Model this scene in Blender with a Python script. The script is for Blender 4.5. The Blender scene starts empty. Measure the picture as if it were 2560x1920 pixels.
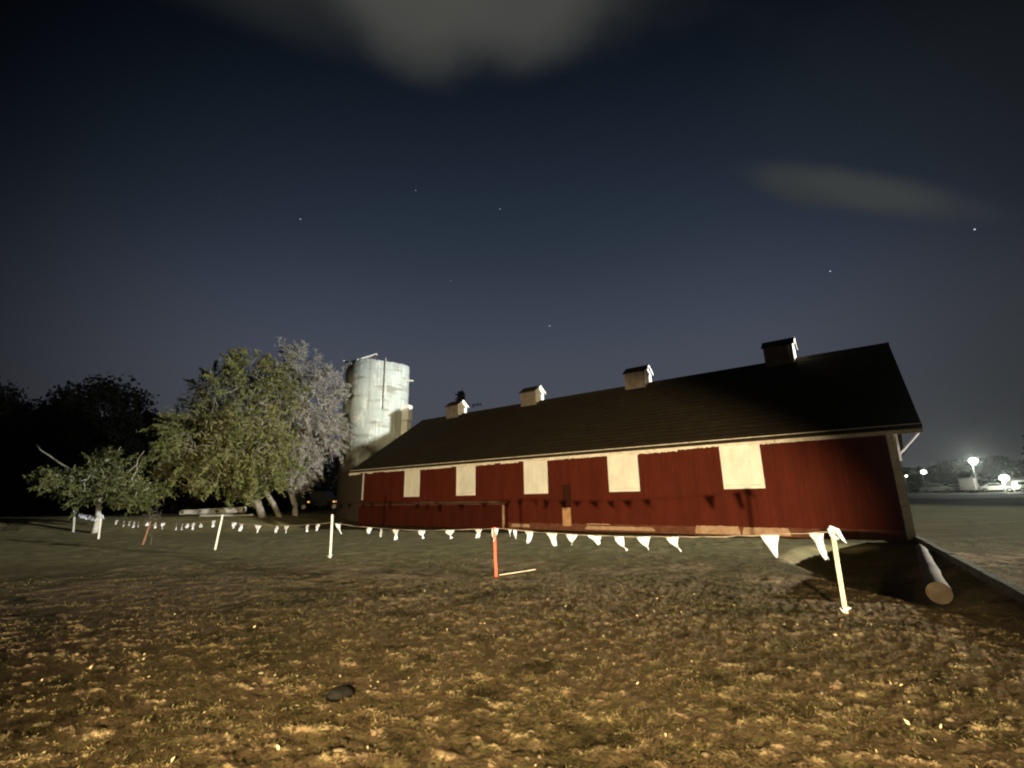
import bpy, math, random
import numpy as np
from mathutils import Vector, Matrix
R = math.radians
C = bpy.context.scene.collection
scene = bpy.context.scene

# ------------------------------------------------------------------ camera
F_PX, PITCH, ROLL, EYE = 1161.2, 0.2431, -0.0168, 1.5
cam = bpy.data.objects.new('camera', bpy.data.cameras.new('camera'))
C.objects.link(cam); scene.camera = cam
cam.data.sensor_width = 36.0
cam.data.lens = 36.0 * F_PX / 2560
cam.data.clip_start = 0.05; cam.data.clip_end = 3000
r0 = Vector((1, 0, 0)); u0 = Vector((0, -math.sin(PITCH), math.cos(PITCH)))
rr = r0 * math.cos(ROLL) + u0 * math.sin(ROLL)
uu = -r0 * math.sin(ROLL) + u0 * math.cos(ROLL)
ff = -Vector((0, math.cos(PITCH), math.sin(PITCH)))
M = Matrix((rr, uu, ff)).transposed().to_4x4(); M.translation = (0, 0, EYE)
cam.matrix_world = M

# ------------------------------------------------------------------ render look
scene.view_settings.view_transform = 'Standard'
scene.view_settings.look = 'None'
scene.view_settings.exposure = 0.0
scene.view_settings.gamma = 1.0
scene.cycles.filter_width = 2.1
scene.cycles.use_denoising = True
scene.cycles.max_bounces = 5
scene.cycles.volume_bounces = 0
scene.cycles.use_light_tree = True
scene.cycles.sample_clamp_indirect = 3.0

# ------------------------------------------------------------------ night sky
world = bpy.data.worlds.new("World"); scene.world = world; world.use_nodes = True
wt = world.node_tree; wt.nodes.clear(); wl = wt.links.new
def wn(t, **k):
    n = wt.nodes.new(t)
    for a, b in k.items(): setattr(n, a, b)
    return n
def wmath(op, a, b=None, clamp=False):
    n = wn('ShaderNodeMath', operation=op); n.use_clamp = clamp
    for i, v in enumerate((a, b)):
        if v is None: continue
        if isinstance(v, (int, float)): n.inputs[i].default_value = v
        else: wl(v, n.inputs[i])
    return n.outputs[0]
geo = wn('ShaderNodeTexCoord')
sep = wn('ShaderNodeSeparateXYZ'); wl(geo.outputs['Generated'], sep.inputs[0])
ramp = wn('ShaderNodeValToRGB'); wl(sep.outputs[2], ramp.inputs[0])
cr = ramp.color_ramp; cr.interpolation = 'B_SPLINE'
stops = [(0.0, (.055, .056, .060)), (.12, (.068, .072, .082)), (.27, (.063, .071, .098)), (.40, (.038, .048, .074)),
         (.52, (.0200, .0300, .0480)), (.66, (.0105, .0165, .0285)), (.80, (.0035, .0062, .0125)), (1.0, (.0020, .0035, .007))]
while len(cr.elements) < len(stops): cr.elements.new(.5)
for e, (p, c) in zip(cr.elements, stops): e.position = p; e.color = (*c, 1)
# the glow of the town sits beyond the silo: darker away from it
dot = wn('ShaderNodeVectorMath', operation='DOT_PRODUCT'); wl(geo.outputs['Generated'], dot.inputs[0]); dot.inputs[1].default_value = (0.03, .985, .17)
side = wn('ShaderNodeMapRange'); wl(dot.outputs['Value'], side.inputs[0])
side.inputs[1].default_value = .47; side.inputs[2].default_value = .93; side.inputs[3].default_value = .04; side.inputs[4].default_value = 1.0; side.interpolation_type = 'SMOOTHSTEP'
skyc = wn('ShaderNodeVectorMath', operation='SCALE'); wl(ramp.outputs[0], skyc.inputs[0]); wl(side.outputs[0], skyc.inputs['Scale'])
nz = wn('ShaderNodeTexNoise'); nz.inputs['Scale'].default_value = 3.4; nz.inputs['Detail'].default_value = 5; nz.inputs['Roughness'].default_value = .5
wl(geo.outputs['Generated'], nz.inputs['Vector'])
def cloud(c, ax, ay, tilt=0.0, soft=.9, noise=1.5, amp=1.0):
    """an elliptical bank of cloud round direction c, its edge broken by noise"""
    c = Vector(c).normalized()
    e = Vector((0, 0, 1)).cross(c).normalized(); n = c.cross(e)
    e2 = e * math.cos(tilt) + n * math.sin(tilt); n2 = -e * math.sin(tilt) + n * math.cos(tilt)
    d1 = wn('ShaderNodeVectorMath', operation='DOT_PRODUCT'); wl(geo.outputs['Generated'], d1.inputs[0]); d1.inputs[1].default_value = e2 / ax
    d2 = wn('ShaderNodeVectorMath', operation='DOT_PRODUCT'); wl(geo.outputs['Generated'], d2.inputs[0]); d2.inputs[1].default_value = n2 / ay
    o2 = wmath('SUBTRACT', d2.outputs['Value'], c.dot(n2) / ay)
    o1 = wmath('SUBTRACT', d1.outputs['Value'], c.dot(e2) / ax)
    q = wmath('SQRT', wmath('ADD', wmath('MULTIPLY', o1, o1), wmath('MULTIPLY', o2, o2)))
    q = wmath('ADD', q, wmath('MULTIPLY', wmath('SUBTRACT', nz.outputs['Fac'], .5), noise))
    mr = wn('ShaderNodeMapRange'); wl(q, mr.inputs[0]); mr.interpolation_type = 'SMOOTHSTEP'
    mr.inputs[1].default_value = 1 - soft * .5; mr.inputs[2].default_value = 1 + soft * .5
    mr.inputs[3].default_value = amp; mr.inputs[4].default_value = 0
    return mr.outputs[0]
CL = [((-.10, .54, .84), .34, .10, 0, 1.2, 1.6, .60, (.042, .043, .040)),
      ((-.150, .555, .82), .135, .118, 0, .8, 1.0, .85, (.070, .071, .064)),
      ((.015, .565, .825), .150, .118, 0, .8, 1.0, .85, (.066, .067, .061)),
      ((-.36, .55, .76), .22, .05, -.1, 1.2, 1.4, .28, (.04, .042, .04)),
      ((.575, .664, .480), .135, .027, .60, 1.1, 1.3, .95, (.044, .048, .047)),
      ((.50, .70, .505), .06, .020, .66, 1.2, .9, .6, (.036, .040, .040)),
      ((.80, .58, .17), .22, .15, .3, 1.3, 1.2, .40, (.036, .040, .041)),
      ((.66, .52, .55), .24, .12, .5, 1.6, 1.2, .14, (.03, .034, .034))]
cur = skyc.outputs[0]
for (d, ax, ay, ti, so, no, am, col) in CL:
    m = cloud(d, ax, ay, ti, so, no, am)
    mx = wn('ShaderNodeMix', data_type='RGBA'); wl(m, mx.inputs[0]); wl(cur, mx.inputs[6]); mx.inputs[7].default_value = (*col, 1)
    cur = mx.outputs[2]
bg = wn('ShaderNodeBackground'); wl(cur, bg.inputs[0]); bg.inputs[1].default_value = 1.0
wo = wn('ShaderNodeOutputWorld'); wl(bg.outputs[0], wo.inputs[0])

# ------------------------------------------------------------------ lamps of the place, and an added fill
def spot(name, loc, target, watts, col, cone, blend, size):
    l = bpy.data.lights.new(name, 'SPOT'); l.energy = watts; l.color = col
    l.spot_size = cone; l.spot_blend = blend; l.shadow_soft_size = size
    o = bpy.data.objects.new(name, l); C.objects.link(o); o.location = loc
    o.rotation_euler = (Vector(target) - Vector(loc)).to_track_quat('-Z', 'Y').to_euler()
    return o
def point(name, loc, watts, col, size):
    l = bpy.data.lights.new(name, 'POINT'); l.energy = watts; l.color = col; l.shadow_soft_size = size
    o = bpy.data.objects.new(name, l); C.objects.link(o); o.location = loc
    return o
# low warm headlamps of a car standing behind the photographer
hl = spot('headlamp', (-1.25, -7.3, .27), (-2.15, 20, .70), 44000, (1, .80, .46), R(66), .36, .11)
hl.scale = (1, .44, 1)          # a dipped beam: wide and flat, it leaves the roofs dark
# added warm fill, no lamp of the place: brightens the near field
spot('ground_fill', (.2, -4.4, 2.7), (.3, 4.7, -.2), 6000, (1, .79, .40), R(70), 1.0, .15)
# cool floodlight on a pole beyond the right end of the barn
spot('floodlight', (68.8, -13.1, 9.9), (5.5, 36, 5.0), 780000, (.97, .97, .90), R(50), .6, .35)

# ------------------------------------------------------------------ helpers
def tag(o, label=None, cat=None, group=None, kind=None):
    if label: o['label'] = label
    if cat: o['category'] = cat
    if group: o['group'] = group
    if kind: o['kind'] = kind
    return o
def empty(name, loc=(0, 0, 0), rz=0.0):
    o = bpy.data.objects.new(name, None); C.objects.link(o)
    o.location = loc; o.rotation_euler = (0, 0, rz); o.empty_display_size = .2
    return o
def mesh_np(name, V, F, mat, parent=None, smooth=False, loc=None):
    V = np.asarray(V, np.float32); F = np.asarray(F, np.int32)
    k = F.shape[1]
    me = bpy.data.meshes.new(name)
    me.vertices.add(len(V)); me.vertices.foreach_set('co', V.ravel())
    me.loops.add(F.size); me.loops.foreach_set('vertex_index', F.ravel())
    me.polygons.add(len(F)); me.polygons.foreach_set('loop_start', np.arange(0, F.size, k, dtype=np.int32))
    me.polygons.foreach_set('loop_total', np.full(len(F), k, np.int32))
    if smooth: me.polygons.foreach_set('use_smooth', np.ones(len(F), bool))
    me.update(calc_edges=True); me.validate()
    me.materials.append(mat)
    o = bpy.data.objects.new(name, me); C.objects.link(o)
    if parent: o.parent = parent
    if loc is not None: o.location = loc
    return o
class MB:
    def __init__(s): s.v = []; s.f = []
    def add(s, vs, fs):
        n = len(s.v); s.v += [tuple(map(float, v)) for v in vs]; s.f += [tuple(i + n for i in f) for f in fs]; return s
    def box(s, x0, x1, y0, y1, z0, z1, rot=None):
        P = [(x, y, z) for z in (z0, z1) for x, y in ((x0, y0), (x1, y0), (x1, y1), (x0, y1))]
        if rot: P = [tuple(rot @ Vector(p)) for p in P]
        return s.add(P, [(3, 2, 1, 0), (4, 5, 6, 7), (0, 1, 5, 4), (1, 2, 6, 5), (2, 3, 7, 6), (3, 0, 4, 7)])
    def tube(s, pts, rad, n=8, cap=True):
        pts = [Vector(p) for p in pts]; rad = rad if hasattr(rad, '__len__') else [rad] * len(pts)
        base = len(s.v); prev = None
        for i, p in enumerate(pts):
            d = (pts[min(i + 1, len(pts) - 1)] - pts[max(i - 1, 0)]).normalized()
            if prev is None:
                a = d.orthogonal().normalized()
            else:
                a = (prev - d * prev.dot(d)).normalized()
            prev = a; b = d.cross(a)
            for k in range(n):
                t = 2 * math.pi * k / n
                s.v.append(tuple(p + (a * math.cos(t) + b * math.sin(t)) * rad[i]))
        for i in range(len(pts) - 1):
            for k in range(n):
                k2 = (k + 1) % n
                s.f.append((base + i * n + k, base + i * n + k2, base + (i + 1) * n + k2, base + (i + 1) * n + k))
        if cap:
            s.f.append(tuple(base + k for k in range(n))[::-1]); s.f.append(tuple(base + (len(pts) - 1) * n + k for k in range(n)))
        return s
    def prism(s, poly, axis, a, b):
        """polygon (2-D) pushed along axis 0/1/2 from a to b"""
        n = len(poly)
        def mk(p, w):
            return (w, p[0], p[1]) if axis == 0 else ((p[0], w, p[1]) if axis == 1 else (p[0], p[1], w))
        return s.add([mk(p, a) for p in poly] + [mk(p, b) for p in poly],
                     [tuple(range(n))[::-1], tuple(range(n, 2 * n))] + [(i, (i + 1) % n, (i + 1) % n + n, i + n) for i in range(n)])
    def build(s, name, mat, parent=None, smooth=False, bevel=0, loc=None):
        me = bpy.data.meshes.new(name); me.from_pydata(s.v, [], s.f)
        import bmesh
        bm = bmesh.new(); bm.from_mesh(me); bmesh.ops.recalc_face_normals(bm, faces=bm.faces); bm.to_mesh(me); bm.free()
        if smooth: me.polygons.foreach_set('use_smooth', [True] * len(me.polygons))
        me.materials.append(mat)
        o = bpy.data.objects.new(name, me); C.objects.link(o)
        if parent: o.parent = parent
        if loc is not None: o.location = loc
        if bevel:
            m = o.modifiers.new('b', 'BEVEL'); m.width = bevel; m.segments = 2; m.limit_method = 'ANGLE'
        return o
def copy_tree(o, parent=None):
    c = o.copy(); C.objects.link(c)
    if parent: c.parent = parent
    for ch in list(o.children): copy_tree(ch, c)
    return c

# ------------------------------------------------------------------ materials
def mat(name, col, col2=None, scale=4.0, rough=.85, bump=0.0, bscale=None, stretch=(1, 1, 1), detail=6, lo=.38, hi=.62, spec=.3, metal=0, col3=None, scale3=1.0, lo3=.5, hi3=.6, trans=0):
    m = bpy.data.materials.new(name); m.use_nodes = True; t = m.node_tree; L = t.links.new
    b = t.nodes['Principled BSDF']; b.inputs['Roughness'].default_value = rough; b.inputs['Specular IOR Level'].default_value = spec
    b.inputs['Metallic'].default_value = metal
    b.inputs['Base Color'].default_value = (*col, 1)
    tc = t.nodes.new('ShaderNodeTexCoord'); mp = t.nodes.new('ShaderNodeMapping'); mp.inputs['Scale'].default_value = stretch
    L(tc.outputs['Object'], mp.inputs[0])
    out = None
    if col2:
        n = t.nodes.new('ShaderNodeTexNoise'); n.inputs['Scale'].default_value = scale; n.inputs['Detail'].default_value = detail; n.inputs['Roughness'].default_value = .62
        L(mp.outputs[0], n.inputs['Vector'])
        mr = t.nodes.new('ShaderNodeMapRange'); mr.inputs[1].default_value = lo; mr.inputs[2].default_value = hi; L(n.outputs['Fac'], mr.inputs[0])
        mx = t.nodes.new('ShaderNodeMix'); mx.data_type = 'RGBA'; L(mr.outputs[0], mx.inputs[0])
        mx.inputs[6].default_value = (*col, 1); mx.inputs[7].default_value = (*col2, 1); out = mx.outputs[2]
    if col3:
        n3 = t.nodes.new('ShaderNodeTexNoise'); n3.inputs['Scale'].default_value = scale3; n3.inputs['Detail'].default_value = 8; n3.inputs['Roughness'].default_value = .7
        L(mp.outputs[0], n3.inputs['Vector'])
        mr3 = t.nodes.new('ShaderNodeMapRange'); mr3.inputs[1].default_value = lo3; mr3.inputs[2].default_value = hi3; L(n3.outputs['Fac'], mr3.inputs[0])
        mx3 = t.nodes.new('ShaderNodeMix'); mx3.data_type = 'RGBA'; L(mr3.outputs[0], mx3.inputs[0])
        L(out, mx3.inputs[6]); mx3.inputs[7].default_value = (*col3, 1); out = mx3.outputs[2]
    if out: L(out, b.inputs['Base Color'])
    if bump:
        nb = t.nodes.new('ShaderNodeTexNoise'); nb.inputs['Scale'].default_value = bscale or scale * 3; nb.inputs['Detail'].default_value = 6
        L(mp.outputs[0], nb.inputs['Vector'])
        bp = t.nodes.new('ShaderNodeBump'); bp.inputs['Strength'].default_value = 1; bp.inputs['Distance'].default_value = bump
        L(nb.outputs['Fac'], bp.inputs['Height']); L(bp.outputs[0], b.inputs['Normal'])
    if trans:
        tr = t.nodes.new('ShaderNodeBsdfTranslucent'); ms = t.nodes.new('ShaderNodeMixShader'); ms.inputs[0].default_value = trans
        if out: L(out, tr.inputs[0])
        else: tr.inputs[0].default_value = (*col, 1)
        L(b.outputs[0], ms.inputs[1]); L(tr.outputs[0], ms.inputs[2]); L(ms.outputs[0], t.nodes['Material Output'].inputs[0])
    return m
def emit(name, col, s):
    m = bpy.data.materials.new(name); m.use_nodes = True; b = m.node_tree.nodes['Principled BSDF']
    b.inputs['Base Color'].default_value = (0, 0, 0, 1); b.inputs['Emission Color'].default_value = (*col, 1); b.inputs['Emission Strength'].default_value = s
    return m
m_red = mat('red_boards', (.092, .0155, .0075), (.072, .0115, .0058), scale=.9, rough=.85, bump=.004, bscale=14, stretch=(2.2, 1, .35), spec=.12, col3=(.140, .030, .015), scale3=2.6, lo3=.58, hi3=.74)
m_cream = mat('white_shutter_paint', (.86, .83, .78), (.74, .71, .66), scale=2.2, rough=.7, bump=.002, bscale=9, stretch=(1, 1, .5), spec=.2, col3=(.55, .50, .42), scale3=6, lo3=.63, hi3=.72)
m_trim = mat('peeling_white_trim', (.84, .76, .68), (.66, .56, .46), scale=3.5, rough=.8, bump=.003, spec=.2, col3=(.22, .11, .07), scale3=7, lo3=.60, hi3=.68)
m_roof = mat('dark_shingles', (.040, .030, .020), (.026, .020, .014), scale=3, rough=.95, bump=.01, bscale=10, stretch=(1, 3, 3), spec=.05, col3=(.05, .042, .022), scale3=.8, lo3=.5, hi3=.8)
m_cup = mat('shaded_white_boards', (.22, .18, .155), (.14, .11, .09), scale=4, rough=.85, bump=.003, spec=.15)  # white boards of the dim cupola fronts, their shade put into the colour
m_cupw = mat('white_painted_boards', (.80, .76, .72), (.60, .56, .52), scale=4, rough=.8, bump=.002, spec=.15)
m_conc = mat('old_concrete', (.15, .060, .036), (.10, .035, .02), scale=2.4, rough=.95, bump=.008, spec=.15, col3=(.12, .035, .018), scale3=3.0, lo3=.58, hi3=.68)
m_conc2 = mat('pink_plaster', (.46, .31, .215), (.34, .20, .13), scale=3, rough=.95, bump=.004, spec=.15)
m_dark = mat('dark_boards', (.03, .008, .005), (.045, .012, .007), scale=5, rough=.9, spec=.1)
m_tan = mat('bare_plywood', (.50, .29, .16), (.40, .22, .12), scale=3, rough=.85, spec=.15)
m_curb = mat('weathered_curb', (.20, .19, .15), (.12, .11, .08), scale=5, rough=.95, bump=.01, spec=.15)
m_bark = mat('grey_bark', (.22, .20, .155), (.12, .105, .08), scale=6, rough=.95, bump=.01, stretch=(1, 1, .3), spec=.1)
m_greytwig = mat('grey_twigs', (.25, .235, .205), (.155, .145, .125), scale=4, rough=.95, spec=.1)
m_leaf = mat('olive_leaves', (.092, .104, .030), (.155, .150, .055), scale=.55, rough=.7, spec=.25, detail=8, lo=.35, hi=.65, col3=(.135, .092, .042), scale3=.35, lo3=.52, hi3=.70, trans=.25)
m_leaf2 = mat('green_leaves', (.062, .074, .022), (.105, .104, .036), scale=.9, rough=.7, spec=.25, trans=.25)
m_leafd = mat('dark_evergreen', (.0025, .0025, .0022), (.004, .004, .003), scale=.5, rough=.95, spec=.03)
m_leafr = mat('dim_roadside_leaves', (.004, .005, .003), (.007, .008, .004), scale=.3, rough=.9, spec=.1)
m_log = mat('grey_log', (.40, .38, .33), (.27, .25, .21), scale=3, rough=.9, bump=.01, stretch=(.4, 2, 2), spec=.15)
m_logend = mat('sawn_log_end', (.034, .024, .016), (.022, .015, .010), scale=6, rough=.9, bump=.004, spec=.15)
m_stakew = mat('white_stake', (.52, .50, .45), (.40, .38, .33), scale=8, rough=.8, spec=.2, bump=.002)
m_stakeo = mat('orange_stake', (.62, .070, .030), (.52, .055, .022), scale=8, rough=.6, spec=.3)
m_stakeb = mat('dimmed_orange_stake', (.16, .075, .04), (.12, .055, .03), scale=8, rough=.8, spec=.2)  # orange stake darkened in colour to stand in for dim light
m_stakel = mat('raw_pine_stake', (.50, .44, .33), (.36, .30, .21), scale=9, rough=.8, spec=.2, stretch=(1, 1, .3), bump=.002)
m_flag = mat('white_plastic_pennant', (.58, .60, .68), (.50, .52, .60), scale=5, rough=.55, spec=.35, trans=.22)
m_rope = mat('pale_cord', (.26, .22, .19), (.18, .15, .13), scale=20, rough=.8)
m_white = mat('white_metal', (.75, .75, .72), (.66, .66, .63), scale=2, rough=.4)
m_carw = mat('white_car_paint', (.72, .70, .64), (.66, .64, .58), scale=1, rough=.25, spec=.5)
m_carg = mat('silver_car_paint', (.26, .27, .25), (.23, .24, .22), scale=1, rough=.3, spec=.5)
m_cark = mat('black_car_paint', (.006, .006, .006), (.008, .008, .008), scale=1, rough=.35, spec=.3)
m_glass = mat('dark_glass', (.015, .018, .018), rough=.08, spec=.6)
m_tyre = mat('tyre_rubber', (.012, .012, .012), rough=.9)
m_pole = mat('galvanised_pole', (.26, .27, .25), rough=.5, metal=.3)
m_amber = emit('amber_marker', (1, .55, .2), 1.3)
m_lamp = emit('lamp_glass', (.95, 1, .86), 7)
m_lampsoft = emit('small_lamp_glass', (.85, 1, .75), 14)

def silo_material():
    m = mat('silo_concrete', (.40, .44, .42), (.30, .33, .31), scale=.55, rough=.9, bump=.015, bscale=3, stretch=(1, 1, .45), spec=.15, col3=(.58, .60, .55), scale3=1.1, lo3=.52, hi3=.66)
    t = m.node_tree; L = t.links.new; b = t.nodes['Principled BSDF']
    src = b.inputs['Base Color'].links[0].from_socket
    tc = t.nodes.new('ShaderNodeTexCoord'); sp = t.nodes.new('ShaderNodeSeparateXYZ'); L(tc.outputs['Object'], sp.inputs[0])
    def streak(src, sc, lo, hi, col):
        mp = t.nodes.new('ShaderNodeMapping'); mp.inputs['Scale'].default_value = sc; L(tc.outputs['Object'], mp.inputs[0])
        n = t.nodes.new('ShaderNodeTexNoise'); n.inputs['Scale'].default_value = 1; n.inputs['Detail'].default_value = 5; L(mp.outputs[0], n.inputs['Vector'])
        mr = t.nodes.new('ShaderNodeMapRange'); mr.inputs[1].default_value = lo; mr.inputs[2].default_value = hi; L(n.outputs['Fac'], mr.inputs[0])
        mx = t.nodes.new('ShaderNodeMix'); mx.data_type = 'RGBA'; L(mr.outputs[0], mx.inputs[0]); L(src, mx.inputs[6]); mx.inputs[7].default_value = (*col, 1)
        return mx.outputs[2]
    o = streak(src, (3.4, 3.4, .16), .57, .72, (.25, .26, .22))       # rain streaks
    o = streak(o, (.35, .35, 1.6), .56, .66, (.22, .23, .19))         # stained courses
    o = streak(o, (7, 7, .5), .60, .70, (.66, .69, .63))
    # shade on the lower wall, painted as a brown tone rising from the foot
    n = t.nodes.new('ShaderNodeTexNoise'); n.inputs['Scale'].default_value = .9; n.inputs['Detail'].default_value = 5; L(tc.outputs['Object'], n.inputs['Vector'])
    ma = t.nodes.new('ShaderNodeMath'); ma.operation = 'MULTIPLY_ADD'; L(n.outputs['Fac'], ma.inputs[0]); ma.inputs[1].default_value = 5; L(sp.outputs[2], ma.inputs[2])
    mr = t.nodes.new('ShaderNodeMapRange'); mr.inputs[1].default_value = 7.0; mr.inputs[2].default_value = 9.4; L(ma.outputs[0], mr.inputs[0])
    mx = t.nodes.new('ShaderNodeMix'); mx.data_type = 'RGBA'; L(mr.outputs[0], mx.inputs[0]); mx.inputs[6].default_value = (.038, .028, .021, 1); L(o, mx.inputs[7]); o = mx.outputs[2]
    L(o, b.inputs['Base Color'])
    return m
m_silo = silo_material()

# ------------------------------------------------------------------ noise on numpy arrays
_rng = np.random.RandomState(7)
_perm = _rng.permutation(512).astype(np.int64)
_g = _rng.rand(512) * 2 * np.pi; _gx, _gy = np.cos(_g), np.sin(_g)
def pnoise(x, y):
    xi = np.floor(x).astype(np.int64); yi = np.floor(y).astype(np.int64); xf = x - xi; yf = y - yi
    u = xf * xf * xf * (xf * (xf * 6 - 15) + 10); v = yf * yf * yf * (yf * (yf * 6 - 15) + 10)
    def gd(ix, iy, dx, dy):
        h = _perm[(_perm[ix & 511] + iy) & 511]; return _gx[h] * dx + _gy[h] * dy
    a = gd(xi, yi, xf, yf); b = gd(xi + 1, yi, xf - 1, yf); c = gd(xi, yi + 1, xf, yf - 1); d = gd(xi + 1, yi + 1, xf - 1, yf - 1)
    return (a + (b - a) * u) + ((c + (d - c) * u) - (a + (b - a) * u)) * v
def sst(x, a, b):
    t = np.clip((x - a) / (b - a), 0, 1); return t * t * (3 - 2 * t)

# ------------------------------------------------------------------ ground
CX, CY, TH = 12.908, 15.765, 0.9206            # near right corner of the barn, bearing of its length
A_ = np.array([-math.sin(TH), math.cos(TH)]); B_ = np.array([math.cos(TH), math.sin(TH)])
K0, K1 = np.array([5.6, 4.9]), np.array([12.5, 15.2])      # line of the kerb beside the ditch
kd = (K1 - K0) / np.linalg.norm(K1 - K0); kn = np.array([-kd[1], kd[0]])   # kn points left of the kerb
def base_h(x, y):
    """the lie of the land without the clods"""
    x = np.asarray(x, float); y = np.asarray(y, float)
    h = .75 * sst(y, 25.5, 32.5) * sst(-x, 11.5, 16.0)                       # bank under the trees
    h = h + 1.25 * sst(y, 18, 85) * sst(x, -5, 30)                             # field rising to the car park
    h = h + .5 * sst(y, 30, 90) * sst(-x, 0, 10) * .6
    s = (x - K0[0]) * kn[0] + (y - K0[1]) * kn[1]; t = (x - K0[0]) * kd[0] + (y - K0[1]) * kd[1]
    w = np.interp(t, [-1, 1.2, 3, 6.5, 9.5, 12.5], [.3, .7, 2.0, 3.3, 3.1, 1.1])
    ditch = sst(s, .04, 1.3) * (1 - sst(s, w * .72, w + .1)) * (.25 * sst(t, -.4, 1.0) + .75 * sst(t, 2.0, 4.4)) * (1 - sst(t, 10.3, 12.3))
    h = h - .40 * ditch
    h = h + .13 * (1 - sst(s, -.02, .10)) * sst(t, -2, 2) * (1 - .0 * t)
    return h
def rough_h(x, y):
    d = np.hypot(x, y)
    w1 = pnoise(x * .5 + 3, y * .5)
    patch = sst(pnoise(x * .22 + 9, y * .22 + 4), -.25, .25)
    # clods: noise drawn out in arcs round the headlamp, shaped to catch its light
    u = 13 * np.arctan2(x + 1.0, np.maximum(y + 7.0, .5)) + .3 * pnoise(x * .9 + 2, y * .9); v = np.hypot(x + 1.0, y + 7.0)
    wx = pnoise(x * 1.3, y * 1.3) * .35
    r1 = pnoise(u * 1.5 + wx, v * 3.4) * 1.6
    r2 = pnoise(u * 4.0 + 17, v * 8.0 + wx * 3) * 1.5
    r3 = pnoise(x * 9 + 5, y * 14)
    r4 = pnoise(x * 29, y * 31)
    fine = 1 - sst(d, 6.5, 13)
    far = 1 - sst(d, 60, 120)
    amp = .55 + .45 * patch
    h = .012 * w1 + amp * (.012 * r1 + .023 * r2) * (.35 + .65 * (1 - sst(d, 22, 50))) + fine * (.026 * r3 + .013 * r4)
    return h * (.25 + .75 * far)
def ground_h(x, y):
    x = np.asarray(x, float); y = np.asarray(y, float)
    h = base_h(x, y)
    lx = (x - CX) * (-A_[0]) + (y - CY) * (-A_[1]); ly = (x - CX) * B_[0] + (y - CY) * B_[1]
    ind = sst(lx, -31.5, -30.5) * (1 - sst(lx, .3, 1.3)) * sst(ly, -.9, -.3) * (1 - sst(ly, 12.9, 13.8))
    h = h + rough_h(x, y) * (1 - ind * .92)
    return h - .02
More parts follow.
